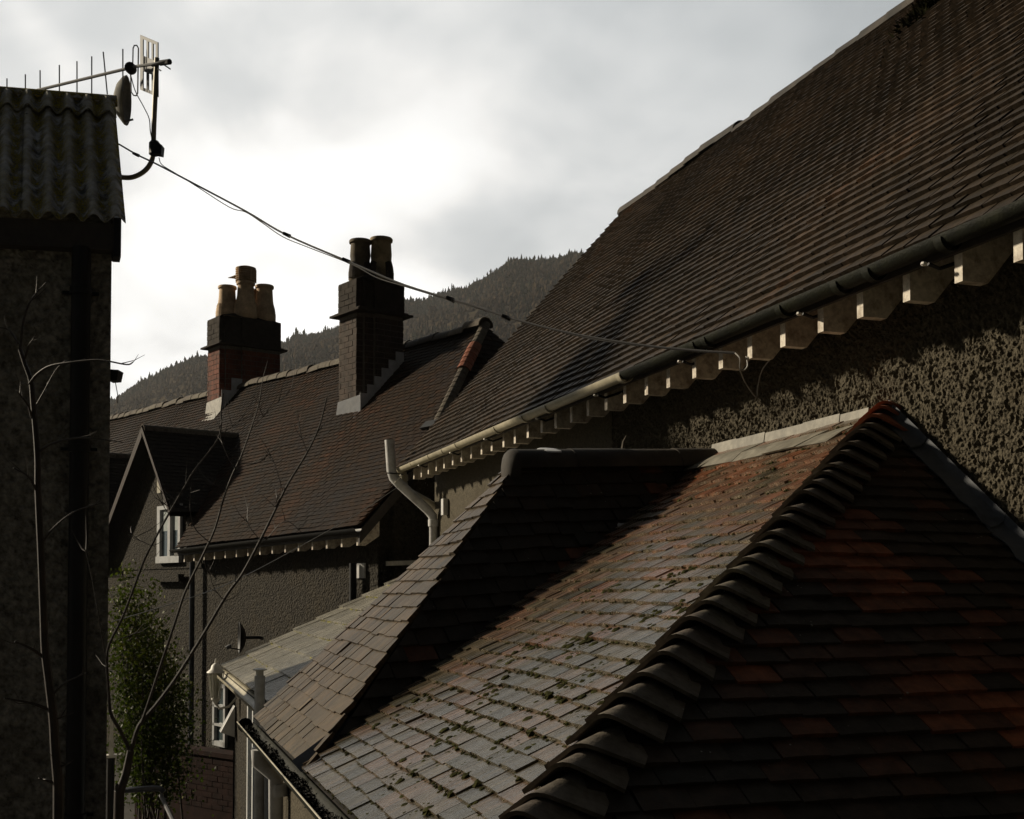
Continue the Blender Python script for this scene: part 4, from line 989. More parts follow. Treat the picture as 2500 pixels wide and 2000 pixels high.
    MB().prism([BH(0.0, 0.0, eave(0)-0.03), BH(6.1, 0.0, eave(6.1)-0.03), BH(6.1, 0.0, eave(6.1)-0.12), BH(0.0, 0.0, eave(0)-0.12)], nn*0.02).build('eaves_board', 'darkwood', back)
    for i in range(15):
        s = 0.12+i*0.40
        MB().prism([BH(s, 0.03, eave(s)-0.23), BH(s, 0.03, eave(s)-0.125), BH(s, 0.35, eave(s)+0.2), BH(s, 0.35, eave(s)-0.10), BH(s, 0.14, eave(s)-0.23)], ee*0.04).build('rafter_end', 'rafter', back)
    # gabled dormers flush with the front wall
    def dormer(ds, dz, win):
        A_ = (7.77+ds, 7.85+dz); Lf = (10.05+ds, 5.70+dz); Rf = (6.43+ds, 6.25+dz)
        wb = (A_[1]-eave(A_[0]))/(ridge(A_[0])-eave(A_[0]))*3; wr = (Rf[1]-eave(Rf[0]))/(ridge(Rf[0])-eave(Rf[0]))*3
        MB().prism([BH(Rf[0]-0.75, 0.33, 5.3+dz), BH(Lf[0], 0.33, 5.3+dz), BH(Lf[0]-0.02, 0.33, Lf[1]-0.02), BH(A_[0], 0.33, A_[1]-0.10), BH(Rf[0], 0.33, Rf[1]-0.08)], nn*0.015).build('dormer_gable', 'rough_back', back)
        rs = Patch(BH(Rf[0], 0.08, Rf[1]), BH(Rf[0], 2.2, Rf[1]), BH(A_[0], 0.08, A_[1]), BH(A_[0], 2.2, A_[1]), 0.01, 7)
        c = [(0, 0), (wr-0.08, 0), (wb-0.05, rs.S), (0, rs.S)]
        tiles(rs, back, c, 24, 0.165, 'tile_dark', lambda p, r, rg: np.clip(rg.normal(0.18, 0.1, len(p)), 0, 1), 0, wonk=0.8, seed=60+int(ds), name='dormer_tile', t_tail=0.03); deck(rs, c, back, name='dormer_deck')
        q = [BH(A_[0], 0.08, A_[1]), BH(Lf[0], 0.08, Lf[1]), BH(Lf[0], 0.5, Lf[1]), BH(A_[0], wb, A_[1])]
        MB().add(q+[v-zz_*0.08 for v in q], [[0, 1, 2, 3], [7, 6, 5, 4], [0, 4, 5, 1]]).build('dormer_slope', 'tile_dark', back)
        def barge(p0, p1, th): MB().prism([BH(p0[0], 0.05, p0[1]+0.02), BH(p1[0], 0.05, p1[1]+0.02), BH(p1[0], 0.05, p1[1]-th), BH(p0[0], 0.05, p0[1]-th*1.3)], nn*0.028).build('bargeboard', 'redwood', back)
        barge(A_, (Lf[0]+0.15, Lf[1]-0.14), 0.13); barge(A_, Rf, 0.07)
        for k in range(5):
            w0 = 0.06+k*0.42; w1 = min(w0+0.41, wb+0.05)
            if w0 > wb: break
            mb = MB(); half_round(mb, BH(A_[0], w0, A_[1]-0.06), BH(A_[0], w1, A_[1]-0.06), 0.12, zz_, n=9); mb.build('dormer_ridge_tile', 'hip', back, smooth=True)
    dormer(0, 0, True); dormer(3.75, -0.12, False)
    # dormer window
    s0, s1, z0, z1 = 6.50, 7.55, 5.42, 6.42; win = MB().prism([BH(s0, 0.325, z0), BH(s1, 0.325, z0), BH(s1, 0.325, z1), BH(s0, 0.325, z1)], -nn*0.012).build('window_glass', 'glass', back)
    def bar(a, b, c, d, th=0.05): MB().prism([BH(a, 0.315, c), BH(b, 0.315, c), BH(b, 0.315, d), BH(a, 0.315, d)], -nn*th).build('window_frame', 'window_white', back)
    bar(s0, s1, z0-0.02, z0+0.10, 0.07); bar(s0, s1, z1-0.07, z1, 0.05); bar(s1-0.13, s1, z0+0.10, z1-0.07); bar(s0, s0+0.10, z0+0.10, z1-0.07); bar(6.92, 7.03, z0+0.10, z1-0.07, 0.06)
    MB().prism([BH(s0+0.02, 0.318, z0+0.55), BH(s1-0.02, 0.318, z0+0.55), BH(s1-0.02, 0.318, z1), BH(s0+0.02, 0.318, z1)], -nn*0.008).build('net_blind', 'curtain', back)
    MB().prism([BH(s0-0.1, 0.30, z0-0.35), BH(s1+0.1, 0.30, z0-0.35), BH(s1+0.1, 0.30, z0-0.22), BH(s0-0.1, 0.30, z0-0.22)], -nn*0.10).build('window_sill', 'rough_back', back)
    MB().prism([BH(7.40, 0.325, 6.66), BH(7.56, 0.325, 6.66), BH(7.56, 0.325, 6.92), BH(7.40, 0.325, 6.92)], -nn*0.06).build('alarm_box', 'cream', back)
    # ground floor casement, down pipes, wall fittings
    s0, s1, z0, z1 = 4.62, 5.10, 2.42, 3.42
    MB().prism([BH(s0, 0.325, z0), BH(s1, 0.325, z0), BH(s1, 0.325, z1), BH(s0, 0.325, z1)], -nn*0.012).build('window_glass', 'glass', back)
    for a, b, c, d in ((s0, s1, z0, z0+0.08), (s0, s1, z1-0.06, z1), (s0, s0+0.07, z0, z1), (s1-0.07, s1, z0, z1), (s0, s1, z0+0.62, z0+0.66), (s0, s1, z0+0.32, z0+0.36)):
        MB().prism([BH(a, 0.312, c), BH(b, 0.312, c), BH(b, 0.312, d), BH(a, 0.312, d)], -nn*0.05).build('window_frame', 'window_white', back)
    MB().tube([BH(5.85, 0.22, 5.55), BH(5.85, 0.22, 1.5)], 0.045, 10).build('rain_pipe', 'steel', back, smooth=True)
    MB().tube([BH(0.62, 0.25, 5.3), BH(0.62, 0.25, 1.5)], 0.05, 10).build('rain_pipe', 'black', back, smooth=True)
    MB().prism([BH(0.12, 0.45, 5.26), BH(0.12, 1.45, 5.30), BH(0.12, 1.45, 5.36), BH(0.12, 0.45, 5.32)], -ee*0.05).build('cable_duct', 'white', back)
    MB().prism([BH(0.45, 0.345, 5.10), BH(0.70, 0.345, 5.10), BH(0.70, 0.345, 5.30), BH(0.45, 0.345, 5.30)], -nn*0.02).build('vent_grille', 'pipegrey', back)
    c = BH(0.30, 1.30, roofz(0.3, 1.30)); MB().obox(c-ee*0.2, ee*0.4, nn*0.10+zz_*0.10, pt.n*0.09).build('roof_vent', 'black', back)
M['tile_back'] = tile_mat('old_brown_plain_tile', [(0, (0.026, 0.022, 0.022)), (0.4, (0.034, 0.021, 0.014)), (0.75, (0.060, 0.028, 0.016)), (1, (0.10, 0.046, 0.022))], -ee, (nn*0.69+zz_*0.72), 0.7, 0.3, 0.4, (0.016, 0.015, 0.010), 0.4, 0.04)
back_house()
chimney(3.155, 1.861, 0.68, 0.80, 9.91, 9.38, 0.093, 0.245, 'brick_sooty',
        [(0.36, 0.20, 0.68, 0.185, 0.165, 'pot_dark', ''), (0.20, 0.50, 0.73, 0.20, 0.170, 'pot_mid', '')])
chimney(9.90, 2.55, 0.72, 1.32, 10.62, 10.02, 0.105, 0.275, 'brick_red',
        [(0.50, 0.33, 0.72, 0.23, 0.178, 'pot', ''), (0.22, 0.62, 0.80, 0.24, 0.178, 'pot', 'cowl'), (0.55, 0.85, 0.74, 0.21, 0.17, 'pot', ''), (0.25, 1.07, 0.80, 0.235, 0.182, 'pot', '')])

# ------------------------------------------------------------------ the tall building on the left, kept narrow to let the sun past
C0 = np.array([-0.068, 8.711, 0.]); la = np.array([-0.993, 0.119, 0.]); lb = np.array((-0.049, 0.999, 0.000))
LK = 1.325     # building enlarged away from the camera so the low sun clears it
C0 = C0*LK
def LB(a, b, z): return C0+(la*a+lb*b)*LK+zz_*(z*LK-1.625)
left = empty('corrugated_roof_building', LB(0.9, 0.7, 1.5), 'dark roughcast building with mossy corrugated roof at the left edge', 'building')
def left_building():
    MB().prism([LB(0, 0, 1.5), LB(1.35, 0, 1.5), LB(1.35, 0, 7.45), LB(0, 0, 7.45)], lb*1.32).build('wall', 'rough_left', left)
    MB().prism([LB(0.02, 0.0, 7.44), LB(0.02, 1.0, 7.44), LB(0.02, 1.0, 8.52)], la*1.75).build('gable_wall', 'rough_left', left)
    def sheet(a0, a1, v0, v1, h, name, skew=0.03, amp=0.030, thick=0.008):
        na = int((a1-a0)/0.146*14)+1; nv = 64; V = []; rg = np.random.default_rng(int(a0*10)+5)
        up = lb*0.695+zz_*0.719; nrm = -lb*0.719+zz_*0.695
        ag, vg = np.meshgrid(np.linspace(a0, a1, na), np.linspace(v0, v1, nv)); ag = ag.ravel(); vg = vg.ravel()
        lump = 0.008*(vnoise(np.c_[ag*16, vg*16, ag*0+3], 2)-0.5)+0.005*(vnoise(np.c_[ag*34, vg*34, ag*0+3], 4)-0.5)
        edge = np.where(np.arange(len(ag)) < na, 0.014*(vnoise(np.c_[ag*30, ag*0+1, ag*0+3], 6)-0.5), 0)
        wv = amp*np.cos(2*math.pi*(ag+0.02)/0.146)
        for side in (0, 1):
            V += list(LB(0, -0.17, 7.525)+LK*(la*(ag+skew*vg/2.05)[:, None]+up*(vg+edge)[:, None]+nrm*(h+wv+(lump if side == 0 else 0)-thick*side)[:, None]))
        m = na*nv; F = []
        for j in range(nv-1):
            for i in range(na-1):
                q = [j*na+i, j*na+i+1, (j+1)*na+i+1, (j+1)*na+i]; F.append(q[::-1]); F.append([k+m for k in q])
        for i in range(na-1): F.append([i, i+1, i+1+m, i+m]); t = (nv-1)*na; F.append([t+i+1, t+i, t+i+m, t+i+1+m])
        for j in range(nv-1):
            F.append([(j+1)*na, j*na, j*na+m, (j+1)*na+m]); F.append([j*na+na-1, (j+1)*na+na-1, (j+1)*na+na-1+m, j*na+na-1+m])
        mb = MB().add(V, F); cr = lambda i: 0.5+0.5*math.cos(2*math.pi*(a0+(a1-a0)*(i+0.5)/(na-1)+0.02)/0.146)
        cells = [cr(i) for i in range(na-1)]*(nv-1); mb.T = [c for c in cells for _ in (0, 1)]+[0.6]*(len(F)-2*len(cells))
        return mb.build(name, 'corr', left, smooth=True, tint=True)
    sheet(-0.085, 0.70, 0.0, 1.72, 0.0, 'corrugated_sheet'); sheet(0.60, 1.40, 0.0, 1.72, 0.016, 'corrugated_sheet')
    sheet(-0.085, 1.00, 1.52, 1.77, 0.034, 'ridge_capping'); sheet(0.92, 1.40, 1.52, 1.77, 0.044, 'ridge_capping')
    up = lb*0.695+zz_*0.719
    r0 = LB(-0.07, -0.17, 7.525)+up*1.80*LK-zz_*0.02
    half = MB(); half_round(half, r0, r0+la*1.42*LK, 0.085, zz_, n=9, thick=0.014); half.build('ridge_roll', 'corr', left, smooth=True)
    for k, (a, v) in enumerate(((0.50, 1.40), (0.06, 0.42), (0.35, 0.42), (0.65, 0.45))):
        p = LB(a+0.13*v/2.05, -0.17, 7.525)+up*v*LK+zz_*0.04; MB().lathe(p, [(0.016, 0), (0.014, 0.012), (0.004, 0.018)], 7).build('roof_bolt', 'galv', left)
    MB().prism([LB(-0.05, -0.12, 7.32), LB(1.35, -0.12, 7.32), LB(1.35, -0.12, 7.50), LB(-0.05, -0.12, 7.50)], lb*0.026).build('fascia_board', 'darkwood', left)
    MB().prism([LB(-0.04, -0.099, 7.33), LB(1.35, -0.099, 7.33), LB(1.35, -0.0, 7.33), LB(-0.04, -0.0, 7.33)], -zz_*0.016).build('soffit', 'darkwood', left)
    up2 = up*1.9
    MB().prism([LB(-0.055, -0.14, 7.27), LB(-0.055, 0.02, 7.27), LB(-0.055, 0.10, 7.66), LB(-0.055, -0.15, 7.535)], la*0.066).build('box_end', 'black', left)
    MB().prism([LB(-0.012, -0.10, 7.44), LB(-0.012, 0.98, 8.55), LB(-0.012, 0.98, 8.38), LB(-0.012, 0.04, 7.28)], la*0.04).build('bargeboard', 'darkwood', left)
    MB().tube([LB(0.203, -0.085, 7.33), LB(0.203, -0.085, 1.5)], 0.085, 16).build('rain_pipe', 'black', left, smooth=True)
    for z in (5.913, 7.0, 3.4):
        MB().lathe(LB(0.203, -0.085, z), [(0.087, 0), (0.098, 0.005), (0.098, 0.066), (0.087, 0.072)], 16).build('pipe_collar', 'black', left, smooth=True)
        MB().obox(LB(0.203-0.12, -0.03, z+0.02), la*0.32, lb*0.04, zz_*0.026).build('pipe_bracket', 'black', left)
left_building()

# floodlight on its far side
fl = np.array((-0.052, 12.239, 7.058))
fo = empty('floodlight', fl, 'small black floodlight on the side of the left building', 'floodlight')
MB().hexa([fl+LK*(rt*a+fh*b+zz_*c) for a, b, c in ((-0.03, -0.05, -0.045), (0.03, -0.05, -0.04), (0.03, 0.05, -0.04), (-0.03, 0.05, -0.045), (-0.035, -0.06, 0.04), (0.042, -0.06, 0.035), (0.042, 0.06, 0.035), (-0.035, 0.06, 0.04))]).build('housing', 'black', fo)
MB().tube([fl-rt*0.04, fl-rt*0.14-(0, 0, 0.01)], 0.016, 6).build('bracket', 'black', fo)
MB().tube(slerp_curve([fl-(0, 0, 0.05), fl+rt*0.016-(0, 0, 0.13), fl+rt*0.029-(0, 0, 0.21), fl+rt*0.026-(0, 0, 0.27)], 4), 0.004, 4).build('flex', 'cable', fo)

# satellite dish at the roof end
dc = np.array((0.006, 13.442, 10.277))
dish = empty('satellite_dish', dc, 'mossy grey satellite dish seen edge-on at the corrugated roof end', 'satellite dish')
ax = rt*0.97+fh*0.14-np.array([0, 0, 0.05])
MB().lathe(dc-ax*0.04, [(a*LK, b*LK) for a, b in ((0.06, -0.045), (0.13, -0.02), (0.19, 0.03), (0.198, 0.05), (0.19, 0.055), (0.12, 0.01), (0.02, -0.02))], 20, axis=ax).build('reflector', 'dish_grey', dish, smooth=True)
MB().tube([dc-ax*0.065, dc-ax*0.19-(0, 0, 0.13)], 0.04, 8).build('mount', 'dish_grey', dish)
MB().tube([dc+(0, 0, -0.24), dc+ax*0.10+(0, 0, -0.20)], 0.012, 5).build('feed_arm', 'galv', dish)

# ------------------------------------------------------------------ television aerial
ab = np.array((-0.018, 12.441, 9.098))
aer = empty('television_aerial', ab, 'television aerial with grid reflector on a curved mast beside the corrugated roof', 'aerial')
MB().tube(slerp_curve([(-0.038, 12.447, 9.098), (0.087, 12.406, 9.098), (0.196, 12.368, 9.152), (0.265, 12.342, 9.242), (0.288, 12.331, 9.357), (0.293, 12.320, 9.645), (0.314, 12.292, 10.294)], 6), 0.0245, 10).build('mast', 'mast', aer, smooth=True)
MB().box(np.array((-0.030, 12.445, 9.098))-0.03, np.array((-0.030, 12.445, 9.098))+(0.02, 0.03, 0.03)).build('wall_plate', 'black', aer)
q = np.array((0.298, 12.285, 9.375))
MB().lathe(q-(0, 0, 0.073), [(0.04, 0), (0.056, 0.013), (0.056, 0.12), (0.037, 0.146)], 10).build('amplifier_clamp', 'black', aer)
MB().hexa([q+LK*(rt*a+fh*b+zz_*c) for a, b, c in ((0.01, -0.04, -0.05), (0.062, -0.04, -0.06), (0.062, 0.03, -0.06), (0.01, 0.03, -0.05), (0.01, -0.04, 0.05), (0.068, -0.04, 0.01), (0.068, 0.03, 0.01), (0.01, 0.03, 0.05))]).build('amplifier_box', 'black', aer)
boom = [np.array((0.428, 12.049, 10.170)), np.array((0.109, 12.569, 10.295)), np.array((-1.303, 14.633, 10.598))]
MB().tube(boom, 0.0165, 8).build('boom', 'galv', aer)
MB().tube([(0.347, 12.186, 10.204), (0.428, 12.049, 10.170)], 0.029, 8).build('boom_end_plug', 'black', aer)
MB().lathe((0.066, 12.625, 10.295), [(0.013, -0.04), (0.053, -0.037), (0.058, 0), (0.053, 0.037), (0.013, 0.04)], 14, axis=-fh).build('dipole_box', 'black', aer, smooth=True)
DIR = [[(-0.012, 12.769, 10.546), (-0.007, 12.781, 10.114)], [(-0.207, 13.013, 10.594), (-0.162, 13.013, 10.152)], [(-0.326, 13.261, 10.635), (-0.322, 13.274, 10.190)], [(-0.481, 13.479, 10.653), (-0.476, 13.492, 10.220)], [(-0.671, 13.750, 10.700), (-0.666, 13.763, 10.261)], [(-0.885, 14.043, 10.734), (-0.880, 14.055, 10.306)], [(-1.055, 14.294, 10.768), (-1.050, 14.306, 10.343)], [(-1.270, 14.573, 10.807), (-1.266, 14.586, 10.375)]]
for a, b in DIR: MB().tube([a, b], 0.0078, 6).build('director_rod', 'galv', aer)
lp = [np.array(v) for v in [(0.086, 12.647, 10.294), (0.088, 12.639, 10.513), (0.100, 12.634, 10.542), (0.124, 12.626, 10.542), (0.140, 12.622, 10.513), (0.137, 12.638, 10.051), (0.121, 12.644, 10.025), (0.097, 12.652, 10.030), (0.073, 12.659, 10.067), (0.067, 12.654, 10.252)]]
MB().tube(lp, 0.0073, 6).build('folded_dipole', 'galv', aer)
def grid():
    tl, tr_, bl, br = (np.array(v) for v in [(0.156, 12.681, 10.682), (0.319, 12.258, 10.442), (0.161, 12.698, 10.116), (0.325, 12.274, 9.893)])
    f = lambda u, v: (tl*(1-u)+tr_*u)*(1-v)+(bl*(1-u)+br*u)*v
    nr = np.cross(tr_-tl, bl-tl); nr /= np.linalg.norm(nr)
    def strip(u0, v0, u1, v1):
        MB().prism([f(u0, v0), f(u1, v0), f(u1, v1), f(u0, v1)], nr*0.011).build('reflector_bar', 'galv', aer)
    strip(0, 0, 0.16, 1); strip(0.88, 0, 1, 1); strip(0.161, 0, 0.879, 0.06); strip(0.161, 0.94, 0.879, 1); strip(0.161, 0.36, 0.879, 0.64)
    strip(0.36, 0.061, 0.47, 0.359); strip(0.65, 0.061, 0.74, 0.359); strip(0.36, 0.641, 0.47, 0.939); strip(0.65, 0.641, 0.74, 0.939)
grid()
MB().tube(slerp_curve([(0.063, 12.656, 10.252), (0.112, 12.576, 10.048), (0.192, 12.486, 9.863), (0.247, 12.403, 9.712), (0.258, 12.334, 9.563), (0.278, 12.290, 9.445)], 5), 0.0053, 5).build('feeder_cable', 'cable', aer)
MB().tube([(0.270, 12.254, 10.197), (0.423, 12.036, 10.176)], 0.016, 6).build('mast_clamp', 'black', aer)
for a, b in [[(0.376, 12.136, 10.170), (0.438, 12.089, 10.114)], [(0.321, 12.224, 10.159), (0.351, 12.187, 10.127)]]: MB().tube([a, b], 0.0066, 5).build('clamp_bolt', 'galv', aer)

# ------------------------------------------------------------------ overhead cables
c1 = slerp_curve([(-0.041, 12.411, 9.422), (0.133, 12.099, 9.225), (0.317, 11.766, 9.035), (0.645, 11.174, 8.681), (1.023, 10.492, 8.270), (1.311, 9.974, 7.941), (1.726, 9.223, 7.543), (2.028, 8.676, 7.259), (2.363, 8.066, 6.997), (2.555, 7.718, 6.839), (2.820, 7.235, 6.654), (3.077, 6.766, 6.507), (3.282, 6.390, 6.412), (3.412, 6.151, 6.361)], 5)
tag(MB().tube(c1, 0.0085, 6).build('overhead_cable', 'cable'), 'thick dark overhead cable sagging from aerial to white rafter ends', 'cable')
c2 = slerp_curve([(0.327, 11.744, 9.097), (0.353, 11.701, 9.017), (0.476, 11.479, 8.870), (0.645, 11.174, 8.669), (0.902, 10.713, 8.361), (1.023, 10.492, 8.262), (1.141, 10.280, 8.118), (1.283, 10.025, 7.939), (1.446, 9.730, 7.786), (1.726, 9.224, 7.533), (1.869, 8.965, 7.376), (2.028, 8.676, 7.249), (2.363, 8.067, 6.988), (2.820, 7.235, 6.646), (3.077, 6.766, 6.499)], 5)
tag(MB().tube(c2, 0.0042, 5).build('aerial_lead', 'cable'), 'thin aerial lead clipped loosely under the thick overhead cable', 'cable')
for i, q in enumerate([(0.121, 12.119, 9.235), (1.311, 9.974, 7.944), (1.689, 9.290, 7.580), (2.262, 8.250, 7.076), (2.529, 7.766, 6.856)]):
    v = np.array(q); tag(MB().tube([v-(0.03*rt-0.0*fh)+(0, 0, 0.014), v+0.03*rt-(0, 0, 0.014)], [0.014, 0.017], 7).build('cable_clip', 'black'), ('black clip on overhead cable nearest the aerial mast', 'black clip on overhead cable above the red chimney', 'black clip on overhead cable beside the dark chimney pots', 'black clip on overhead cable in front of the hillside', 'black clip on overhead cable at the roof verge')[i], 'cable clip', 'clips on the overhead cable')
c3 = slerp_curve([(3.400, 6.129, 6.356), (3.400, 6.077, 6.315), (3.400, 6.077, 6.261), (3.420, 6.071, 6.244), (3.440, 6.058, 6.271), (3.440, 6.072, 6.329)], 5)
tag(MB().tube(c3, 0.005, 5).build('cable_loop', 'cable_pale'), 'pale cable loop hooked over a white rafter end', 'cable')
c4 = slerp_curve([(3.440, 6.149, 6.263), (3.600, 6.366, 6.230), (3.740, 6.483, 6.168), (3.740, 6.463, 6.228), (3.700, 6.343, 6.307), (3.600, 6.060, 6.331)], 5)
tag(MB().tube(c4, 0.004, 5).build('drop_cable', 'cable_pale'), 'pale drop cable hanging in a V below the rafter ends', 'cable')
c5 = slerp_curve([(3.241, 14.275, 6.208), (2.601, 13.339, 5.838), (1.766, 12.049, 5.414), (1.032, 10.722, 5.073), (0.599, 9.921, 4.918), (-0.052, 9.089, 4.734)], 5)
tag(MB().tube(c5, 0.004, 5).build('thin_line', 'cable_pale'), 'thin pale line strung in front of the back house wall', 'cable')

# second dish, on the house behind
d2 = np.array((1.678, 16.962, 4.274))
dsh = empty('satellite_dish', d2, 'black satellite dish on the roughcast wall above the slab roof', 'satellite dish')
ax2 = -rt*0.95-fh*0.30
MB().lathe(d2+ax2*0.03, [(0.04, -0.05), (0.12, -0.03), (0.20, 0.02), (0.222, 0.045), (0.21, 0.048), (0.12, 0.0), (0.01, -0.03)], 20, axis=ax2).build('reflector', 'black', dsh, smooth=True)
MB().tube([d2-ax2*0.02, d2-ax2*0.20, d2-ax2*0.26-(0, 0, 0.02)], 0.022, 7).build('mount', 'black', dsh)
MB().tube([d2-(0, 0, 0.17)+ax2*0.05, d2+ax2*0.25-(0, 0, 0.13)], 0.010, 6).build('feed_arm', 'black', dsh)
MB().lathe(d2+ax2*0.25-(0, 0, 0.14), [(0.02, 0), (0.028, 0.01), (0.028, 0.06), (0.012, 0.08)], 8, axis=-ax2+(0, 0, 0.5)).build('feed_horn', 'galv', dsh)

# ------------------------------------------------------------------ bare trees
def branch(mb, pts, r0, r1, n=6): 
    c = slerp_curve(pts, 4); m = len(c); mb.tube(c, [r0+(r1-r0)*i/(m-1) for i in range(m)], n)
    return c
def twigs(mb, c, rg, k, ln, r):
    for _ in range(k):
        i = rg.integers(len(c)//4, len(c)-1); p = np.asarray(c[i]); t = np.asarray(c[min(i+1, len(c)-1)])-np.asarray(c[i-1]); t /= np.linalg.norm(t)+1e-9
        d = t*0.7+rg.normal(0, 0.6, 3); d[2] = abs(d[2])*0.7+0.1; d /= np.linalg.norm(d); l = ln*rg.uniform(0.4, 1.2)
        mb.tube([p, p+d*l*0.5+rg.normal(0, l*0.05, 3), p+d*l+np.array([0, 0, l*0.15])], [r, r*0.7, r*0.3], 4)
t1 = empty('bare_sapling', (-0.2784, 6.454, 1.5), 'bare pale-barked sapling in front of the dark roughcast wall', 'tree')
mb = MB()
tb = np.array((-0.278, 6.454, 3.821))
branch(mb, [(tb[0]+0.03, tb[1], 1.45)]+[(-0.278, 6.454, 3.821), (-0.280, 6.449, 3.987), (-0.296, 6.448, 4.167), (-0.307, 6.447, 4.328), (-0.330, 6.448, 4.520), (-0.350, 6.449, 4.676), (-0.359, 6.447, 4.855), (-0.374, 6.442, 5.166), (-0.391, 6.437, 5.476), (-0.396, 6.433, 5.666), (-0.418, 6.432, 5.916), (-0.431, 6.433, 6.034), (-0.460, 6.439, 6.119), (-0.484, 6.445, 6.193)], 0.028, 0.010, 8)
mb.build('trunk', 'bark', t1, smooth=True)
for pts, r in ([([(-0.484, 6.445, 6.193), (-0.469, 6.456, 6.349), (-0.439, 6.474, 6.449), (-0.409, 6.515, 6.510), (-0.370, 6.501, 6.556)], 0.009), ([(-0.460, 6.438, 6.148), (-0.441, 6.409, 6.206), (-0.409, 6.365, 6.247)], 0.008), ([(-0.437, 6.435, 6.018), (-0.399, 6.368, 6.056), (-0.338, 6.294, 6.088), (-0.249, 6.212, 6.097), (-0.105, 6.111, 6.102), (0.024, 6.017, 6.070), (0.056, 5.996, 6.080)], 0.01), ([(-0.424, 6.436, 5.848), (-0.440, 6.387, 5.903), (-0.491, 6.349, 5.970)], 0.01), ([(-0.385, 6.429, 5.679), (-0.318, 6.353, 5.714), (-0.199, 6.260, 5.734), (-0.102, 6.175, 5.722), (0.013, 6.085, 5.700)], 0.009), ([(-0.391, 6.437, 5.466), (-0.433, 6.396, 5.544), (-0.501, 6.365, 5.584)], 0.009), ([(-0.361, 6.454, 4.642), (-0.415, 6.418, 4.686), (-0.487, 6.388, 4.722)], 0.012), ([(-0.337, 6.455, 4.378), (-0.412, 6.426, 4.412), (-0.531, 6.412, 4.441)], 0.013), ([(-0.304, 6.441, 4.458), (-0.250, 6.369, 4.514), (-0.163, 6.286, 4.561)], 0.008), ([(-0.295, 6.443, 4.324), (-0.207, 6.360, 4.364)], 0.006), ([(-0.308, 6.457, 4.008), (-0.370, 6.424, 4.036)], 0.011), ([(-0.269, 6.442, 4.086), (-0.217, 6.371, 4.116)], 0.007), ([(-0.376, 6.441, 5.207), (-0.314, 6.365, 5.287), (-0.215, 6.277, 5.366), (-0.080, 6.178, 5.408)], 0.008), ([(-0.492, 6.447, 6.220), (-0.542, 6.461, 6.293), (-0.621, 6.486, 6.303)], 0.007), ([(-0.416, 6.432, 5.889), (-0.375, 6.468, 5.980), (-0.319, 6.499, 6.104), (-0.270, 6.480, 6.157)], 0.006)]):
    m2 = MB(); cc = branch(m2, pts, r*0.8, r*0.3, 6); twigs(m2, cc, np.random.default_rng(int(r*1e4)), 2, 0.10, 0.0025); m2.build('branch', 'bark', t1, smooth=True)
tb2 = np.array((0.015, 7.947, 3.527))
t2 = empty('bare_tree', (tb2[0], tb2[1], 1.5), 'bare multi-stemmed tree rising in front of the dormer and brown roof', 'tree')
mb = MB(); branch(mb, [(tb2[0]-0.02, tb2[1], 1.45)]+[(0.015, 7.947, 3.527), (0.021, 7.939, 3.695), (0.054, 7.925, 3.809), (0.082, 7.910, 3.959)], 0.036, 0.022, 9); mb.build('trunk', 'bark', t2, smooth=True)
k = 0
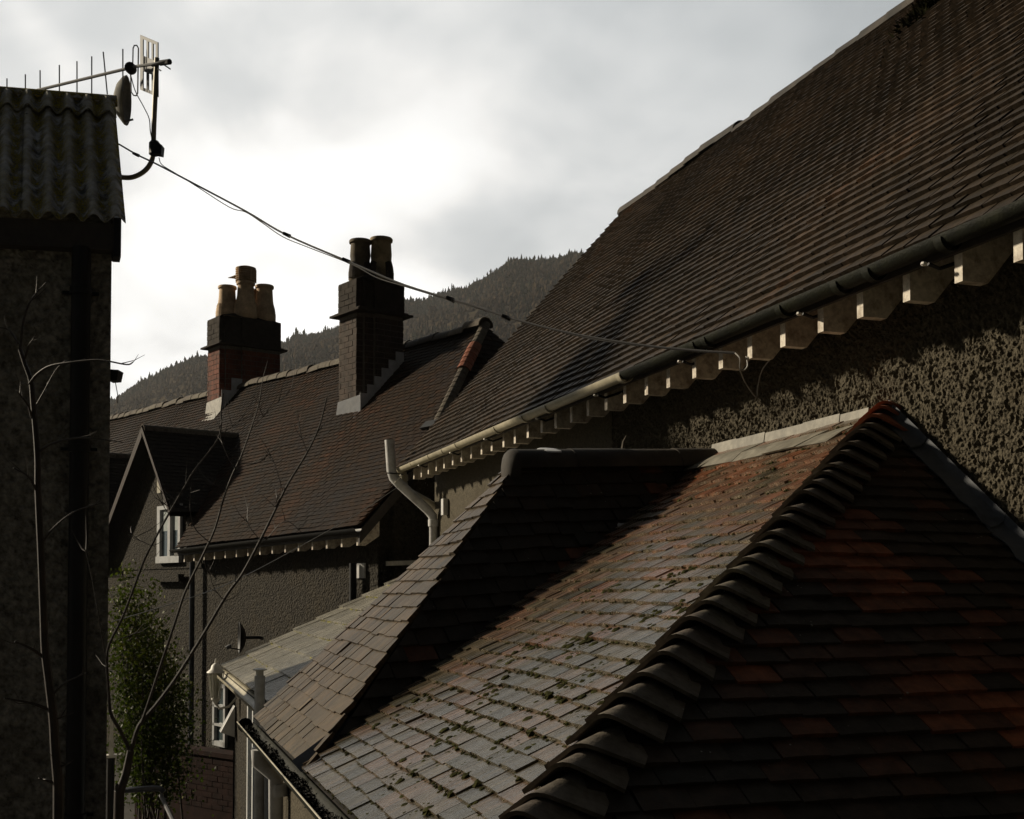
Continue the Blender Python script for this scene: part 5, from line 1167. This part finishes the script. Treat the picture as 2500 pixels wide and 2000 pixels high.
for pts, r in ([([(0.078, 7.913, 3.940), (0.065, 7.915, 3.987), (0.010, 7.877, 4.107), (-0.040, 7.837, 4.210), (-0.056, 7.837, 4.378), (-0.065, 7.835, 4.526), (-0.051, 7.827, 4.638), (0.032, 7.794, 4.822), (0.140, 7.748, 5.135), (0.190, 7.728, 5.248), (0.294, 7.739, 5.450), (0.395, 7.753, 5.634), (0.443, 7.734, 5.724), (0.595, 7.729, 5.945), (0.612, 7.770, 6.127), (0.624, 7.763, 6.231)], 0.028), ([(0.082, 7.911, 3.946), (0.130, 7.890, 4.116), (0.224, 7.908, 4.230), (0.353, 7.912, 4.408), (0.530, 7.896, 4.702), (0.667, 7.896, 4.942), (0.762, 7.860, 5.080), (0.874, 7.869, 5.297), (0.967, 7.884, 5.487), (1.047, 7.852, 5.664), (1.175, 7.855, 5.882), (1.258, 7.875, 6.062), (1.303, 7.854, 6.253)], 0.034), ([(0.145, 7.884, 4.134), (0.185, 7.867, 4.258), (0.274, 7.775, 4.561), (0.340, 7.693, 4.786), (0.396, 7.668, 4.967), (0.505, 7.625, 5.209), (0.567, 7.599, 5.357), (0.616, 7.577, 5.544), (0.663, 7.557, 5.684), (0.718, 7.535, 5.809), (0.772, 7.512, 5.972), (0.819, 7.491, 6.135), (0.837, 7.481, 6.263)], 0.024), ([(-0.057, 7.835, 4.465), (-0.092, 7.787, 4.671), (-0.117, 7.738, 4.824), (-0.162, 7.744, 5.076), (-0.204, 7.753, 5.252)], 0.01), ([(0.635, 7.569, 5.595), (0.534, 7.549, 5.634), (0.454, 7.522, 5.659)], 0.006), ([(0.677, 7.551, 5.735), (0.640, 7.561, 5.801), (0.598, 7.571, 5.913), (0.580, 7.573, 6.046)], 0.007), ([(0.704, 7.541, 5.758), (0.810, 7.506, 5.765), (0.894, 7.476, 5.809)], 0.005), ([(0.527, 7.615, 5.276), (0.445, 7.587, 5.355), (0.412, 7.541, 5.471), (0.416, 7.536, 5.604)], 0.007), ([(0.907, 7.858, 5.294), (1.020, 7.763, 5.420), (1.125, 7.731, 5.343)], 0.007), ([(1.022, 7.862, 5.605), (0.972, 7.873, 5.780), (0.938, 7.882, 5.861)], 0.006), ([(0.874, 7.869, 5.297), (0.809, 7.835, 5.372), (0.778, 7.843, 5.446)], 0.006), ([(0.967, 7.884, 5.487), (0.986, 7.874, 5.605)], 0.006), ([(0.645, 7.904, 4.907), (0.577, 7.871, 5.000), (0.547, 7.824, 5.131)], 0.006), ([(0.395, 7.753, 5.634), (0.313, 7.731, 5.514), (0.263, 7.697, 5.434)], 0.005), ([(0.292, 7.687, 5.447), (0.243, 7.701, 5.523)], 0.006), ([(0.610, 7.724, 5.963), (0.700, 7.744, 6.035), (0.762, 7.722, 6.100)], 0.005), ([(1.175, 7.855, 5.882), (1.135, 7.865, 6.001), (1.116, 7.867, 6.137)], 0.006), ([(0.772, 7.512, 5.972), (0.911, 7.461, 6.123), (0.995, 7.430, 6.199)], 0.005), ([(0.190, 7.728, 5.248), (0.095, 7.757, 5.301), (0.066, 7.766, 5.332)], 0.005), ([(0.004, 7.808, 4.669), (0.125, 7.767, 4.707)], 0.004)]):
    m2 = MB(); cc = branch(m2, pts, r*0.44, max(r*0.14, 0.0018), 7); twigs(m2, cc, np.random.default_rng(90+k), 9 if r > 0.02 else 4, 0.18, 0.0026); m2.build('stem' if r > 0.02 else 'branch', 'bark', t2, smooth=True); k += 1

# ------------------------------------------------------------------ evergreen shrub
sc = np.array((0.381, 15.717, 3.915))
sh = empty('evergreen_shrub', (sc[0], sc[1], 1.5), 'tall glossy green shrub below the dormer window', 'shrub')
def shrub():
    rg = np.random.default_rng(77); lv = MB(); st = MB()
    tops = [(-0.021, 15.607, 4.899), (0.049, 15.681, 5.155), (0.138, 15.756, 5.207), (0.249, 15.729, 4.897), (0.339, 15.706, 4.690), (0.386, 15.682, 4.949), (0.481, 15.769, 4.532), (0.553, 15.752, 4.324), (0.633, 15.838, 4.110), (0.701, 15.826, 3.796), (0.052, 15.689, 4.898), (0.199, 15.543, 4.643), (0.766, 15.913, 3.682), (0.544, 15.445, 4.133), (0.299, 15.421, 4.139), (0.059, 15.500, 4.139), (0.701, 15.613, 3.863), (0.007, 15.610, 4.541)]
    for tp in tops:
        tp = np.array(tp); base = np.array([sc[0]+rg.normal(0, 0.18), sc[1]+rg.normal(0, 0.2), 1.5]); midp = base*0.45+tp*0.55+rg.normal(0, 0.06, 3)
        c = slerp_curve([base, midp, tp], 14); st.tube(c, [0.014*(1-i/len(c))+0.003 for i in range(len(c))], 5)
        for i, p in enumerate(c):
            fr = i/len(c)
            if fr < 0.30: continue
            for _ in range(int(20+26*math.sin(math.pi*min(fr, 0.9)))):
                spread = 0.05+0.12*math.sin(math.pi*min(fr*0.95, 1)); q = p+rg.normal(0, spread, 3)*np.array([1, 1, 0.8])
                d = rg.normal(0, 1, 3); d[2] += 0.5; d /= np.linalg.norm(d); s = np.cross(d, rg.normal(0, 1, 3)); s /= np.linalg.norm(s); l = rg.uniform(0.03, 0.062); w = l*0.36
                lv.add([q, q+d*l*0.5+s*w, q+d*l, q+d*l*0.5-s*w], [[0, 1, 2, 3]], float(np.clip(rg.normal(0.40, 0.25)+(0.35 if fr > 0.72 else 0), 0, 1)))
    lv.build('foliage', 'leaf', sh, tint=True); st.build('stems', 'bark', sh)
shrub()

# ------------------------------------------------------------------ yard things
ra = np.array((-0.066, 14.854, 2.578))
rail = empty('handrail', (ra[0], ra[1], 1.5), 'dark blue handrail with pale sloping end post in the yard', 'handrail')
MB().tube(slerp_curve([(-0.276, 15.136, 2.534), (-0.067, 14.961, 2.561), (0.209, 14.763, 2.598), (0.461, 14.679, 2.612), (0.530, 14.657, 2.569)], 5), 0.035, 9).build('rail', 'steel', rail, smooth=True)
e1 = np.array((0.498, 14.669, 2.530)); e2 = np.array((0.687, 13.985, 2.183)); e3 = e1+(e2-e1)*((1.5-e1[2])/(e2[2]-e1[2]))
MB().tube([e1, e3], 0.026, 8).build('end_post', 'galv', rail, smooth=True)
e4 = np.array((-0.043, 14.953, 2.541)); MB().tube([e4, (e4[0], e4[1], 1.5)], 0.03, 8).build('post', 'steel', rail, smooth=True)
wp = np.array((-0.061, 13.244, 3.449))
pst = empty('white_post', (wp[0], wp[1], 1.5), 'slim white painted post standing beside the left building corner', 'post')
zt2 = 3.686; zb2 = 3.225
MB().hexa([(wp[0]-0.022, wp[1]-0.03, zb2), (wp[0]+0.026, wp[1]-0.03, zb2), (wp[0]+0.026, wp[1]+0.03, zb2), (wp[0]-0.022, wp[1]+0.03, zb2), (wp[0]-0.008, wp[1]-0.03, zt2), (wp[0]+0.022, wp[1]-0.03, zt2), (wp[0]+0.022, wp[1]+0.03, zt2), (wp[0]-0.008, wp[1]+0.03, zt2)]).build('post_board', 'white', pst)
MB().box((wp[0]-0.06, wp[1]-0.05, zb2-0.03), (wp[0]+0.06, wp[1]+0.05, zb2-0.001)).build('base_plate', 'white', pst)
MB().tube([(wp[0], wp[1], 1.5), (wp[0], wp[1], zb2-0.03)], 0.04, 8).build('foot', 'black', pst)
wl0 = np.array((0.249, 17.913, 2.551)); wl1 = np.array((1.545, 15.893, 2.853)); wl0[2] = wl1[2] = 2.72
wall = empty('low_brick_wall', ((wl0[0]+wl1[0])/2, (wl0[1]+wl1[1])/2, 1.5), 'low dark red brick garden wall in the yard, coloured as if shaded', 'wall')
dw = wl1-wl0; LW = np.linalg.norm(dw); dw /= LW; nw = np.array([dw[1], -dw[0], 0]); nw = nw if nw@fh < 0 else -nw
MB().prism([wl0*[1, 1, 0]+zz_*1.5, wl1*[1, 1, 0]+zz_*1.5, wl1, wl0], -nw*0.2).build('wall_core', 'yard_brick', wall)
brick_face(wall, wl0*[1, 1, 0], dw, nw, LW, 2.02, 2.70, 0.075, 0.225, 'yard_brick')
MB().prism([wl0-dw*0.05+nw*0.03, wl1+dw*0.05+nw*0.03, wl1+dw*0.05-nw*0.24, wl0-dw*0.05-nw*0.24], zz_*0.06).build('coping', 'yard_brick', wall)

# ------------------------------------------------------------------ the misty valley air
hz = MB().box((-1400, -40, 0.4), (1400, 1420, 420)).build('haze', None)
hm = bpy.data.materials.new('valley_haze'); hm.use_nodes = True; hn = hm.node_tree; hn.nodes.clear()
hv = hn.nodes.new('ShaderNodeVolumePrincipled'); ho = hn.nodes.new('ShaderNodeOutputMaterial'); hn.links.new(hv.outputs[0], ho.inputs['Volume'])
hv.inputs['Color'].default_value = (0.92, 0.93, 0.95, 1); hv.inputs['Density'].default_value = 0.00011; hv.inputs['Anisotropy'].default_value = 0.3
hz.data.materials.append(hm); tag(hz, 'thin grey mist in the valley air', 'haze', kind='stuff')
